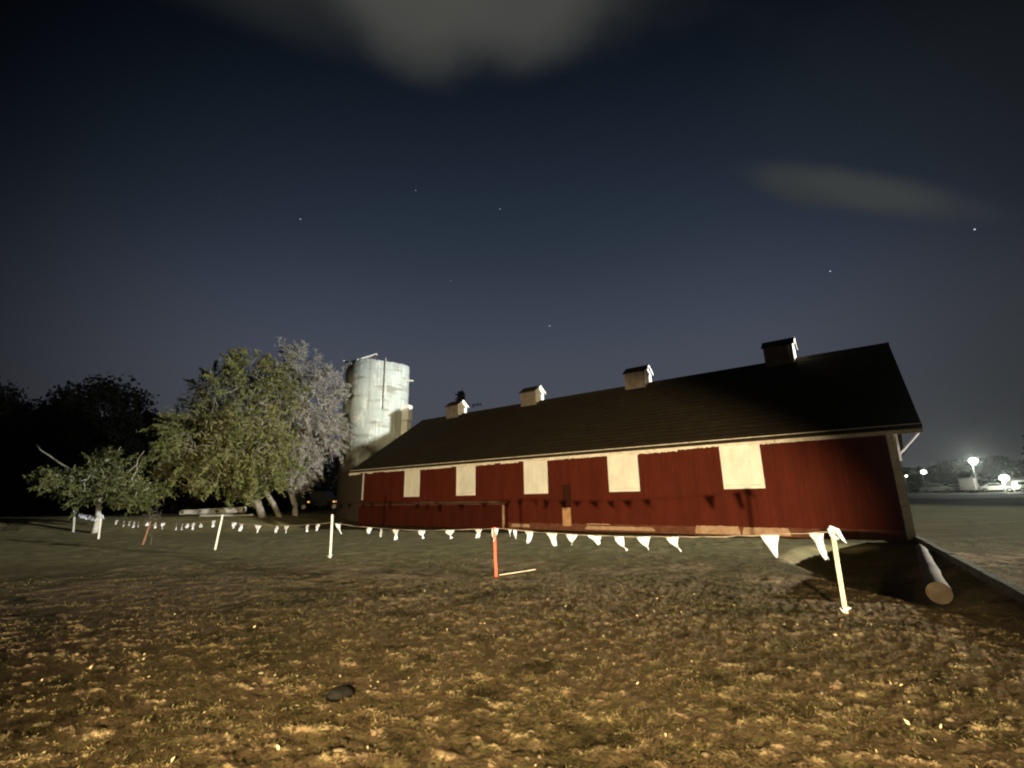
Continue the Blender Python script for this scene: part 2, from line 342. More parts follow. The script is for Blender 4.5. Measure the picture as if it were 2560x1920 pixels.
def build_ground():
    af = np.radians(np.linspace(-62, 62, 1250)); ab = np.radians(np.concatenate([np.linspace(64, 296, 110)]))
    ang = np.concatenate([af, ab]); n = len(ang)
    rad = np.concatenate([[.02, .5, 1.2, 1.8], 2.3 * np.exp(np.linspace(0, math.log(400 / 2.3), 540))])
    AA, RR = np.meshgrid(ang, rad)
    X = RR * np.sin(AA); Y = RR * np.cos(AA); Z = ground_h(X, Y)
    V = np.stack([X, Y, Z], -1).reshape(-1, 3)
    i, j = np.meshgrid(np.arange(len(rad) - 1), np.arange(n), indexing='ij'); j2 = (j + 1) % n
    F = np.stack([i * n + j, i * n + j2, (i + 1) * n + j2, (i + 1) * n + j], -1).reshape(-1, 4)[:, ::-1]
    m = bpy.data.materials.new('field_soil'); m.use_nodes = True; t = m.node_tree; L = t.links.new; b = t.nodes['Principled BSDF']
    b.inputs['Roughness'].default_value = .95; b.inputs['Specular IOR Level'].default_value = .12
    tc = t.nodes.new('ShaderNodeTexCoord')
    def noise(sc, det, src=None, st=(1, 1, 1)):
        mp = t.nodes.new('ShaderNodeMapping'); mp.inputs['Scale'].default_value = st; L(tc.outputs['Object'], mp.inputs[0])
        q = t.nodes.new('ShaderNodeTexNoise'); q.inputs['Scale'].default_value = sc; q.inputs['Detail'].default_value = det; q.inputs['Roughness'].default_value = .6; L(mp.outputs[0], q.inputs['Vector']); return q.outputs['Fac']
    def mr(s, a, c):
        q = t.nodes.new('ShaderNodeMapRange'); q.inputs[1].default_value = a; q.inputs[2].default_value = c; L(s, q.inputs[0]); return q.outputs[0]
    def mix(f, a, c):
        q = t.nodes.new('ShaderNodeMix'); q.data_type = 'RGBA'
        for s, k in ((f, 0), (a, 6), (c, 7)):
            if isinstance(s, tuple): q.inputs[k].default_value = (*s, 1)
            else: L(s, q.inputs[k])
        return q.outputs[2]
    soil = mix(mr(noise(2.2, 8), .38, .62), (.185, .124, .072), (.265, .185, .110))
    straw = mix(mr(noise(14, 5), .4, .6), (.22, .170, .085), (.32, .255, .13))
    grass = mix(mr(noise(9, 6), .38, .62), (.086, .070, .032), (.145, .118, .056))
    c = mix(mr(noise(5.5, 7), .50, .62), soil, straw)
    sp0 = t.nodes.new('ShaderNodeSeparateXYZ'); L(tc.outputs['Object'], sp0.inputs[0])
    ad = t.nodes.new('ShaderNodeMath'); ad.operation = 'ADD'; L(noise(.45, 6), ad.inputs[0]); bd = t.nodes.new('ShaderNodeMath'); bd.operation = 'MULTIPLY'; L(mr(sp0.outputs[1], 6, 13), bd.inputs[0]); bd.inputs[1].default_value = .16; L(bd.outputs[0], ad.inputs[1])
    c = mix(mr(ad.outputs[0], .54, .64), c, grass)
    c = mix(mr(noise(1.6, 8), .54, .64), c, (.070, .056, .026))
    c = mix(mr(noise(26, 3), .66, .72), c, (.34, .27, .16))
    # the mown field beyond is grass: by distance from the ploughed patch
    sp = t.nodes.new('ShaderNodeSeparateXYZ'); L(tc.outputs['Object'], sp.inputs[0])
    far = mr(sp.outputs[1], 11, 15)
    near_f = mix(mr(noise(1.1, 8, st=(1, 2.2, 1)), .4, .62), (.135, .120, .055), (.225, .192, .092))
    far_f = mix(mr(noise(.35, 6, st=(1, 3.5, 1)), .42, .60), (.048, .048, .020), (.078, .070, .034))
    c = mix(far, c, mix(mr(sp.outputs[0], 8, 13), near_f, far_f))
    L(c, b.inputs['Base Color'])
    bp = t.nodes.new('ShaderNodeBump'); bp.inputs['Distance'].default_value = .03; L(noise(30, 7), bp.inputs['Height']); L(bp.outputs[0], b.inputs['Normal'])
    o = mesh_np('ground', V, F, m, smooth=True)
    tag(o, kind='structure')
    return o
build_ground()

def drive():
    n, k = 60, 8; V = []; F = []
    for i in range(n + 1):
        for j in range(k + 1):
            x = 46 + i * .9; y = 51 + (j / k) * 7 + 1.2 * math.sin(i * .12) - i * .10
            V.append((x, y, float(ground_h(x, y)) + .05))
    for i in range(n):
        for j in range(k): q = i * (k + 1) + j; F.append((q, q + k + 1, q + k + 2, q + 1))
    tag(mesh_np('drive', V, F, mat('sandy_drive', (.40, .32, .19), (.28, .22, .13), scale=.7, rough=.95, spec=.1), smooth=True), kind='structure')
drive()

def scatter(n, rmin, rmax, seed, a=58, power=1.0):
    g = np.random.RandomState(seed); th = np.radians(g.uniform(-a, a, n)); r = rmin * (rmax / rmin) ** (g.rand(n) ** power)
    return r * np.sin(th), r * np.cos(th), g
def inside_barn(x, y, m=.3):
    lx = (x - CX) * (-A_[0]) + (y - CY) * (-A_[1]); ly = (x - CX) * B_[0] + (y - CY) * B_[1]
    return (lx > -30 - m) & (lx < m) & (ly > -m) & (ly < 13 + m)
def blades(name, n, seed, hmin, hmax, wid, thr, nf, matl, label, rmax=22, lmin=.1, lmax=1.0):
    x, y, g = scatter(n, 2.2, rmax, seed)
    dens = pnoise(x * nf + seed, y * nf) + .5 * pnoise(x * nf * 4, y * nf * 4 + seed)
    k = (dens > thr) & ~inside_barn(x, y)
    x, y, dens = x[k], y[k], dens[k]; n = len(x)
    # gather into tufts
    x = x + g.normal(0, .012, n); y = y + g.normal(0, .012, n)
    z = ground_h(x, y) - .01
    h = g.uniform(hmin, hmax, n) * (.6 + .8 * np.clip(dens - thr, 0, .5)) ; az = g.uniform(0, 2 * np.pi, n); lean = g.uniform(lmin, lmax, n)
    d = np.hypot(x, y); w = wid * (.7 + .6 * g.rand(n)) * (1 + d * .09)
    px, py = np.cos(az), np.sin(az); qx, qy = -py, px
    la = g.uniform(0, 2 * np.pi, n)
    lx, ly = np.cos(la) * lean * h, np.sin(la) * lean * h
    base = np.stack([x, y, z], -1); P = np.stack([px, py, 0 * px], -1) * w[:, None]
    mid = base + np.stack([lx * .35, ly * .35, h * .6], -1); tip = base + np.stack([lx, ly, h], -1)
    V = np.stack([base - P, base + P, mid + P * .7, tip, mid - P * .7], 1)
    F = (np.arange(n)[:, None] * 5 + np.array([0, 1, 2, 3, 4])).astype(np.int32)
    o = mesh_np(name, V.reshape(-1, 3), F, matl)
    tag(o, label, 'grass', kind='stuff'); return o
m_gr = mat('green_blades', (.060, .066, .022), (.115, .105, .040), scale=1.6, rough=.7, spec=.2, trans=.3)
m_st = mat('straw_blades', (.215, .170, .080), (.125, .098, .050), scale=2.5, rough=.8, spec=.15, trans=.2)
blades('grass', 90000, 3, .012, .050, .0028, .30, .9, m_gr, 'short green grass growing in tufts on the rough ground')
blades('dry_grass', 330000, 11, .010, .026, .0026, -.30, 1.7, m_st, 'dry straw coloured grass lying on the churned soil', 15, .8, 2.8)
def litter():
    x, y, g = scatter(300, 2.6, 9, 5, power=.8); n = len(x)
    k = ~inside_barn(x, y); x, y = x[k], y[k]; n = len(x)
    z = ground_h(x, y) + .012; d = np.hypot(x, y)
    s = g.uniform(.004, .014, n) * (1 + d * .02)
    V = []
    nrm = g.normal(0, 1, (n, 3)); nrm[:, 1] -= 1.2; nrm[:, 2] = np.abs(nrm[:, 2]) + .5; nrm /= np.linalg.norm(nrm, axis=1)[:, None]
    a = np.cross(nrm, g.normal(0, 1, (n, 3))); a /= np.linalg.norm(a, axis=1)[:, None]; b = np.cross(nrm, a)
    c = np.stack([x, y, z], -1)
    q = [c - a * s[:, None] * 1.5, c + b * s[:, None] * .7 - a * .2 * s[:, None], c + a * s[:, None] * 1.5, c - b * s[:, None] * .7]
    V = np.stack(q, 1).reshape(-1, 3)
    tag(mesh_np('leaf_litter', V, np.arange(n * 4).reshape(-1, 4), mat('pale_leaves', (.36, .29, .17), (.20, .155, .09), scale=7, rough=.7)), 'small pale dead leaves scattered over the soil', 'leaf litter', kind='stuff')
litter()
def clods():
    x, y, g = scatter(500, 2.4, 9, 21); k = ~inside_barn(x, y) & (pnoise(x * .8, y * .8 + 40) > -.12); x, y = x[k], y[k]; n = len(x)
    z = ground_h(x, y); s = g.uniform(.008, .026, n) * (1 + (g.rand(n) > .95) * .5)
    t = (1 + 5 ** .5) / 2
    iv = np.array([(-1, t, 0), (1, t, 0), (-1, -t, 0), (1, -t, 0), (0, -1, t), (0, 1, t), (0, -1, -t), (0, 1, -t), (t, 0, -1), (t, 0, 1), (-t, 0, -1), (-t, 0, 1)]) / 1.9
    fi = np.array([(0, 11, 5), (0, 5, 1), (0, 1, 7), (0, 7, 10), (0, 10, 11), (1, 5, 9), (5, 11, 4), (11, 10, 2), (10, 7, 6), (7, 1, 8), (3, 9, 4), (3, 4, 2), (3, 2, 6), (3, 6, 8), (3, 8, 9), (4, 9, 5), (2, 4, 11), (6, 2, 10), (8, 6, 7), (9, 8, 1)])
    V = iv[None] * s[:, None, None] * (1 + g.uniform(-.35, .35, (n, 12, 1))) * g.uniform(.6, 1.4, (n, 1, 3)) * np.array([1.2, 1, .7]) + np.stack([x, y, z], -1)[:, None]
    F = (fi[None] + (np.arange(n) * 12)[:, None, None]).reshape(-1, 3)
    tag(mesh_np('soil_clods', V.reshape(-1, 3), F, mat('clod_soil', (.10, .075, .045), (.07, .05, .03), scale=6, rough=.95, bump=.004), smooth=True), 'loose brown clods of soil strewn over the churned field', 'soil clods', kind='stuff')
clods()

def stone():
    import bmesh
    g = random.Random(3); me = bpy.data.meshes.new('stone'); bm = bmesh.new(); bmesh.ops.create_icosphere(bm, subdivisions=3, radius=1)
    for v in bm.verts:
        n = 1 + .07 * math.sin(v.co.x * 2 + 1) * math.cos(v.co.y * 3) + .05 * math.sin(v.co.z * 7 + v.co.x * 5)
        v.co = Vector((v.co.x * .115 * n, v.co.y * .085 * n, v.co.z * .075 * n))
    bm.to_mesh(me); bm.free(); me.polygons.foreach_set('use_smooth', [True] * len(me.polygons)); me.materials.append(mat('dark_stone', (.005, .0045, .004), (.009, .008, .006), scale=20, rough=.9, bump=.004, spec=.1))
    o = bpy.data.objects.new('stone', me); C.objects.link(o); o.location = (-1.42, 4.22, float(ground_h(-1.42, 4.22)) + .012); o.rotation_euler = (0, .2, .7)
    tag(o, 'dark round stone half sunk in the near soil left of the middle', 'stone')
stone()

# ------------------------------------------------------------------ barn (local x runs along the front wall, right corner at 0; y into the barn)
barn = empty('barn', (CX, CY, 0), math.atan2(-A_[1], -A_[0]))
tag(barn, 'long red barn with dark gable roof, five white shutters and four roof ventilators', 'barn')
L_, D_, HE, HR, YR = 29.7, 12.83, 3.62, 8.2, 6.416
SLOPE = (HR - HE) / (YR + .403)
def roofz(y): return HE + SLOPE * (y + .403 if y < YR else 2 * YR + .403 - y)
wt_top = roofz(0) - .16
LEAN = (-29.25, -16.6)
def front_wall():
    mb = MB()
    # real vertical boards, each very slightly proud of or behind its neighbour
    g = random.Random(4); x = -L_
    while x < 0:
        w = min(g.uniform(.17, .23), -x); o = g.uniform(0, .008)
        if w < .03: break
        mb.box(x, x + w - .004, -o, .10, .30 + g.uniform(-.02, .02), wt_top - .0, None); x += w
    return mb.build('front_wall', m_red, barn)
front_wall()
mb = MB(); mb.box(-L_ + .02, -.02, .035, .12, .05, wt_top - .01); mb.build('wall_backing', m_dark, barn)
mb = MB(); mb.box(-L_, 0, D_ - .12, D_, .0, wt_top); mb.build('back_wall', m_red, barn)
for gx in (-L_, -.12):
    MB().prism([(.13, -.2), (D_ - .13, -.2), (D_ - .13, wt_top), (YR, roofz(YR) - .2), (.13, wt_top)], 0, gx + .01, gx + .11).build('gable_wall', m_red, barn)
# foundation, with patches of render left on it
g = random.Random(9)
mb = MB(); x = -L_
while x < -.01:
    w = min(g.uniform(.5, 1.2), -x); mb.box(x, x + w - .002, .012 + g.uniform(0, .006), .034, -.35, .33); x += w
mb.build('foundation', m_conc, barn)
def patch(x0, x1, ztop, seed, sag=.03, z0=-.15):
    g = random.Random(seed); n = 26; pts = [(x0, z0)]
    for i in range(n + 1):
        t = i / n; e = min(t, 1 - t) * 34
        pts.append((x0 + (x1 - x0) * t, z0 + (ztop - z0) * min(1, .35 + e * .65) + g.uniform(-sag, sag)))
    pts.append((x1, z0))
    MB().prism(pts, 1, -.022, -.009).build('plaster_patch', m_conc2, barn)
patch(-12.0, -8.6, .22, 1, .012, .06); patch(-11.9, -10.7, .33, 8, .01, .28); patch(-6.9, -5.2, .33, 2, .012, .02); patch(-5.12, -3.5, .30, 3, .012, .02); patch(-16.4, -15.2, .24, 5, .015, .08)
# roof: two slabs
def slab(y0, y1):
    a, b = roofz(y0), roofz(y1)
    return MB().prism([(y0, a), (y1, b), (y1, b - .13), (y0, a - .10)], 0, -L_ - 1.2, .76)
slab(-.403, YR).build('roof', m_roof, barn); slab(2 * YR + .403, YR).build('roof', m_roof, barn)
# shingle courses raised a little on the front slope
mb = MB()
for k in range(1, 22):
    y = -.40 + k * .31; z = roofz(y); mb.prism([(y, z + .002), (y + .31, roofz(y + .31) + .002), (y, z + .014)], 0, -L_ - 1.19, .75)
mb.build('shingle_courses', m_roof, barn)
MB().prism([(YR - .16, HR - .085), (YR, HR + .05), (YR + .16, HR - .085), (YR + .16, HR - .12), (YR, HR + .0), (YR - .16, HR - .12)], 0, -L_ - 1.21, .77).build('ridge_cap', m_roof, barn)
# fascia with a ragged peeling lower edge
def fascia():
    g = random.Random(12); top = HE - .003; mb = MB(); x = -L_ - 1.18
    while x < .74:
        seg = g.uniform(.35, 1.5); x1 = min(x + seg, .74); n = max(3, int((x1 - x) / .06)); depth = g.choice([.19, .21, .24, .17, .26])
        if x > -5: depth = .23
        lo = []
        for i in range(n + 1):
            lo.append((x + (x1 - x) * i / n, top - depth + g.uniform(-.022, .022) * (1 if x < -4 else .3)))
        mb.prism([(x, top)] + lo + [(x1 - .001, top)], 1, -.399 + g.uniform(-.003, .003), -.37); x = x1
    mb.box(-L_ - 1.18, .74, -.36, -.005, wt_top - .06, wt_top - .03)
    return mb.build('fascia', m_trim, barn)
fascia()
MB().box(-.2, .03, -.03, -.012, .02, wt_top - .065).build('corner_board', m_trim, barn)
MB().box(.0, .03, -.01, .22, .02, wt_top - .065).build('corner_board', m_cupw, barn)
MB().box(-L_ - .02, -L_ + .14, -.03, -.012, 1.62, wt_top - .065).build('corner_board', m_cupw, barn)
# rake boards and bracket under the right overhang
def rake(x):
    z = roofz
    MB().prism([(-.39, z(-.39) - .11), (YR, z(YR) - .14), (YR, z(YR) - .32), (-.39, z(-.39) - .26)], 0, x, x + .03).build('rake_board', m_trim, barn)
rake(.71); rake(-L_ - 1.17)
br = MB().tube([(.06, .12, 2.75), (.66, .12, 3.42)], .035, 6); br.box(.032, .10, .05, .2, 2.55, 3.5); br.build('bracket', m_cupw, barn)
# shutters hung over the windows
shutters = []
for i, x in enumerate((-25.12, -20.43, -15.48, -10.60, -5.59)):
    w = 1.49 if i else 1.45; g = random.Random(i + 30)
    z0, z1 = 1.75, 3.50
    f = MB()
    f.box(x, x + .10, -.075, -.03, z0, z1); f.box(x + w - .10, x + w, -.075, -.03, z0, z1)
    f.box(x + .1, x + w - .1, -.075, -.03, z0, z0 + .10); f.box(x + .1, x + w - .1, -.075, -.03, z1 - .14, z1)
    fr = f.build('shutter', m_cream, barn, bevel=.004)
    p = MB(); nb = 4; bw = (w - .2) / nb
    for k in range(nb): p.box(x + .1 + k * bw + .0015, x + .1 + (k + 1) * bw - .0015, -.06 - g.uniform(0, .003), -.03, z0 + .1, z1 - .14)
    p.build('panel', m_cream, fr)
    b_ = MB(); d = g.uniform(-.015, .015)
    b_.add([(x + .13, -.10, z0 + .12 + d), (x + w - .13, -.10, z0 + .12 - d), (x + w - .13, -.06, z0 + .12 - d), (x + .13, -.06, z0 + .12 + d),
            (x + .13, -.10, z0 + .165 + d), (x + w - .13, -.10, z0 + .165 - d), (x + w - .13, -.064, z0 + .165 - d), (x + .13, -.064, z0 + .165 + d)],
           [(3, 2, 1, 0), (4, 5, 6, 7), (0, 1, 5, 4), (1, 2, 6, 5), (2, 3, 7, 6), (3, 0, 4, 7)])
    if i in (1, 3, 4): b_.build('batten', m_trim, fr)
    h_ = MB().box(x + .2, x + w - .06, -.36, -.12, 3.5, 3.535).build('hood_board', m_trim, fr) if i >= 3 else None
# narrow hatch: dark upper leaf, bare lower panel
MB().box(-13.16, -12.68, -.02, -.009, 1.06, 2.16).build('hatch', m_dark, barn)
MB().box(-13.20, -12.74, -.045, -.009, .19, 1.055).build('lower_hatch', m_tan, barn, bevel=.004)
# low boarded feed store against the left half
lo = MB()
g = random.Random(2); x = LEAN[0]
while x < LEAN[1] - .05:
    w = min(g.uniform(.2, .3), LEAN[1] - x); lo.box(x, x + w - .003, -.52 - g.uniform(0, .007), -.46, .0, 1.22); x += w
lo.box(LEAN[0], LEAN[0] + .04, -.459, -.011, .0, 1.22); lo.box(LEAN[1] - .04, LEAN[1], -.459, -.011, .0, 1.25)
m_red2 = mat('stained_red_boards', (.062, .0105, .0055), (.045, .008, .0042), scale=1.3, rough=.85, bump=.004, bscale=14, stretch=(2.2, 1, .35), spec=.1)
feed = lo.build('feed_store', m_red2, barn)
MB().add([(LEAN[0] - .05, -.58, 1.235), (LEAN[1] + .05, -.58, 1.235), (LEAN[1] + .05, -.012, 1.40), (LEAN[0] - .05, -.012, 1.40),
          (LEAN[0] - .05, -.58, 1.27), (LEAN[1] + .05, -.58, 1.27), (LEAN[1] + .05, -.012, 1.435), (LEAN[0] - .05, -.012, 1.435)],
         [(3, 2, 1, 0), (4, 5, 6, 7), (0, 1, 5, 4), (1, 2, 6, 5), (2, 3, 7, 6), (3, 0, 4, 7)]).build('lid', mat('faded_lid_boards', (.20, .075, .05), (.12, .035, .022), scale=4, rough=.9), feed)
MB().box(LEAN[1] + .002, LEAN[1] + .05, -.53, -.40, .02, 1.22).build('edge_post', m_conc2, feed)
MB().box(-22.9, -22.86, -.535, -.528, .05, 1.2).build('joint_strip', m_dark, feed)
# cupolas
def cupola(x):
    w, hw = 1.30, .50; zb, zt = HR - .55, 8.90
    c = MB().box(x, x + w, YR - hw, YR + hw, zb, zt).build('cupola', m_cup, barn)
    e = MB().prism([(YR - hw + .002, HR - .1), (YR + hw - .002, HR - .1), (YR + hw - .002, zt), (YR, zt + .36), (YR - hw + .002, zt)], 0, x + w + .001, x + w + .02).build('end_board', m_cupw, c)
    MB().prism([(YR - hw + .002, zt), (YR + hw - .002, zt), (YR, zt + .36)], 0, x + .002, x + w).build('loft', m_cup, c)
    r = MB()
    for s in (-1, 1):
        r.prism([(YR, zt + .44), (YR + s * (hw + .15), zt - .02), (YR + s * (hw + .15), zt - .07), (YR, zt + .37)], 0, x - .07, x + w + .10)
    r.build('roof', m_roof, c)
    t = MB()
    for s in (-1, 1):
        t.prism([(YR, zt + .43), (YR + s * (hw + .145), zt - .022), (YR + s * (hw + .10), zt - .13), (YR, zt + .29)], 0, x + w + .101, x + w + .125)
    t.build('rake_trim', m_cupw, c)
    lv = MB()
    for k in range(6): lv.box(x + .15, x + w - .15, YR - hw - .03, YR - hw - .002, zb + .62 + k * .10, zb + .66 + k * .10)
    lv.build('louvre', m_cup, c)
    return c
for x in (-27.45, -19.95, -12.0, -4.28): cupola(x)

# loose planks lying on top of the feed store
def plank(x, y, z, l, rz, lab):
    o = MB().box(-l / 2, l / 2, -.09, .09, -.022, .022).build('plank', mat('old_plank', (.10, .05, .03), (.20, .13, .08), scale=5, stretch=(.4, 2, 2)), None, bevel=.004)
    th = math.atan2(-A_[1], -A_[0]); p = np.array([CX, CY]) - A_ * x + B_ * y
    o.location = (p[0], p[1], z); o.rotation_euler = (R(16.2), 0, th + rz)
    tag(o, lab, 'plank', 'planks lying on the feed store lid'); return o
plank(-18.2, -.27, 1.39, 2.4, .03, 'dark plank on the low lean-to lid, nearest its right end')
plank(-20.5, -.30, 1.385, 2.2, -.04, 'dark plank lying on the lean-to lid below the second shutter from left')
plank(-23.0, -.25, 1.40, 1.7, .05, 'short plank on the lean-to lid between the two leftmost shutters')

# ------------------------------------------------------------------ silo
def silo():
    cx, cy, rad, top = -11.95, 40.0, 2.72, 13.1
    s = empty('silo', (cx, cy, 0)); tag(s, 'tall round pale concrete silo without a roof behind the left end of the barn', 'silo')
    n = 96; g = np.random.RandomState(3); V = []; F = []
    zs = np.linspace(-.4, top, 40)
    for zi, z in enumerate(zs):
        for k in range(n):
            a = 2 * math.pi * k / n
            rr_ = rad + (.018 if zi % 4 == 0 else 0)
            zz = z if zi < 39 else z + .10 * math.sin(a * 3 + 1) + g.uniform(-.04, .04)
            V.append((rr_ * math.cos(a), rr_ * math.sin(a), zz))
    m = len(zs)
    for i in range(m - 1):
        for k in range(n): F.append((i * n + k, i * n + (k + 1) % n, (i + 1) * n + (k + 1) % n, (i + 1) * n + k))
    ib = len(V)
    for k in range(n):
        a = 2 * math.pi * k / n; V.append(((rad - .16) * math.cos(a), (rad - .16) * math.sin(a), V[(m - 1) * n + k][2]))
    for k in range(n):
        a = 2 * math.pi * k / n; V.append(((rad - .16) * math.cos(a), (rad - .16) * math.sin(a), top - 4))
    for k in range(n):
        k2 = (k + 1) % n; F.append(((m - 1) * n + k, (m - 1) * n + k2, ib + k2, ib + k)); F.append((ib + k, ib + k2, ib + n + k2, ib + n + k))
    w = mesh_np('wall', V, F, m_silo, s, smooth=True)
    h = MB()
    for z in np.arange(.8, top - .2, 1.15):
        pts = [((rad + .02) * math.cos(a), (rad + .02) * math.sin(a), z) for a in np.linspace(0, 2 * math.pi, 73)]
        h.tube(pts, .018, 5, cap=False)
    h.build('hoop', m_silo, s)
    # ladder rails and rungs facing the field
    for a0 in (-62,):
        a = R(a0); MB().tube([((rad + .10) * math.cos(a), (rad + .10) * math.sin(a), z) for z in (8.9, 10, 13.25)], .05, 6).build('pipe', m_pole, s)
    # chute boxes up the right side
    a = R(-14); rz = Matrix.Rotation(a, 4, 'Z')
    for z0, z1, d in ((6.8, 8.1, .50), (8.16, 9.5, .58)):
        MB().box(rad - .05, rad + d, -.4, .4, z0, z1, rz).build('chute', m_white, s, bevel=.04)
    MB().box(rad - .02, rad + .55, -.12, .12, 11.7, 11.8, Matrix.Rotation(R(-8), 4, 'Z')).build('bracket', m_white, s)
    MB().tube([(rad * math.cos(R(-18)), rad * math.sin(R(-18)), 6.3), ((rad + .6) * math.cos(R(-18)), (rad + .6) * math.sin(R(-18)), 6.9)], .04, 6).build('brace', m_pole, s)
    # scraps left on the rim
    MB().box(-.85, .85, -.10, .10, -.05, .05, Matrix.Translation((-.25, -2.45, top + .27)) @ Matrix.Rotation(R(-17), 4, 'Y')).build('rim_board', m_white, s)
    MB().box(-.5, .5, -.12, .12, -.06, .06, Matrix.Translation((-2.2, -1.2, top + .20)) @ Matrix.Rotation(R(14), 4, 'Y')).build('rim_board', m_white, s)
    MB().tube([(.45, -2.55, top - .1), (.42, -2.5, top + .45)], .07, 6).build('rim_stub', m_conc, s)
    return s
silo()

# ------------------------------------------------------------------ trees: skeleton grown to reach points spread through the crown
def grow(base, targets, step=.5, g=None, jit=.12, bias=.25, start=None):
    """returns nodes, parent index, radius"""
    base = np.array(base, float)
    nodes = [p for p in (start if start is not None else [base])]
    par = [-1] + list(range(len(nodes) - 1)); nodes = [np.array(p, float) for p in nodes]
    order = np.argsort(np.linalg.norm(targets - nodes[-1], axis=1))
    arr = np.zeros((60000, 3)); arr[:len(nodes)] = nodes; n = len(nodes); par = par[:]
    first = max(0, n - 1)
    for t in targets[order]:
        d = np.linalg.norm(arr[first:n] - t, axis=1) + bias * np.clip(arr[first:n, 2] - t[2], 0, None)
        j = int(np.argmin(d)) + first; p = arr[j]; v = t - p; L = np.linalg.norm(v); k = max(1, int(L / step)); prev = j
        sag = g.uniform(-.10, .16) * L
        for i in range(1, k + 1):
            f = i / k; q = p + v * f + g.normal(0, jit * .5, 3) * (1 if i < k else .3); q[2] += sag * 4 * f * (1 - f) * .5
            arr[n] = q; par.append(prev); prev = n; n += 1
            if n >= 59990: break
        if n >= 59990: break
    cnt = np.zeros(n); childs = np.zeros(n, int)
    for i in range(n - 1, 0, -1):
        if childs[i] == 0: cnt[i] = 1
        cnt[par[i]] += cnt[i]; childs[par[i]] += 1
    return arr[:n].copy(), np.array(par), cnt
def tubes(nodes, par, rad, sides=5):
    i = np.arange(1, len(nodes)); p = par[1:]; a = nodes[p]; b = nodes[i]; ra = np.minimum(rad[p], rad[i] * 1.35); rb = rad[i]
    d = b - a; L = np.linalg.norm(d, axis=1)[:, None] + 1e-6; d = d / L
    ref = np.where(np.abs(d[:, 2:3]) > .9, np.array([[1., 0, 0]]), np.array([[0, 0, 1.]])); u = np.cross(d, ref); u /= np.linalg.norm(u, axis=1)[:, None]; v = np.cross(d, u)
    V = []; b = b + d * (rb[:, None] * .3)
    for s in range(sides):
        t = 2 * np.pi * s / sides; o = u * np.cos(t) + v * np.sin(t); V.append(a + o * ra[:, None])
    for s in range(sides):
        t = 2 * np.pi * s / sides; o = u * np.cos(t) + v * np.sin(t); V.append(b + o * rb[:, None])
    V = np.stack(V, 1); n = len(i); F = []
    k = np.arange(n)[:, None] * 2 * sides
    for s in range(sides): F.append(k + np.array([s, (s + 1) % sides, sides + (s + 1) % sides, sides + s]))
    return V.reshape(-1, 3), np.concatenate(F)
def leaves(pts, per, spread, size, g, droop=.3, aspect=2.0):
    c = np.repeat(pts, per, 0); n = len(c); c = c + g.normal(0, spread, (n, 3)) - np.array([0, 0, 1]) * np.abs(g.normal(0, spread * droop, (n, 1)))
    a = g.normal(0, 1, (n, 3)); a[:, 2] -= droop; a /= np.linalg.norm(a, axis=1)[:, None]
    b = np.cross(a, g.normal(0, 1, (n, 3))); b /= np.linalg.norm(b, axis=1)[:, None]
    s = g.uniform(.6, 1.3, (n, 1)) * size
    V = np.stack([c - a * s * aspect * .5, c + b * s * .5, c + a * s * aspect * .5, c - b * s * .5], 1).reshape(-1, 3)
    return V, np.arange(n * 4).reshape(-1, 4)
def ellipsoid_pts(blobs, n, g, shell=.55):
    tot = sum(b[3] * b[4] * b[5] for b in blobs); out = []
    for (x, y, z, a, b, c) in blobs:
        k = int(n * a * b * c / tot) + 4; v = g.normal(0, 1, (k, 3)); v /= np.linalg.norm(v, axis=1)[:, None]
        r = g.uniform(shell ** 3, 1.0, (k, 1)) ** (1 / 3); r *= 1 + np.clip(.14 * g.normal(0, 1, (k, 1)), -.3, .25) * (g.rand(k, 1) > .5)
        out.append(v * r * np.array([a, b, c]) + np.array([x, y, z]))
    return np.concatenate(out)
def base_z(x, y): return float(base_h(np.array([x]), np.array([y]))[0])

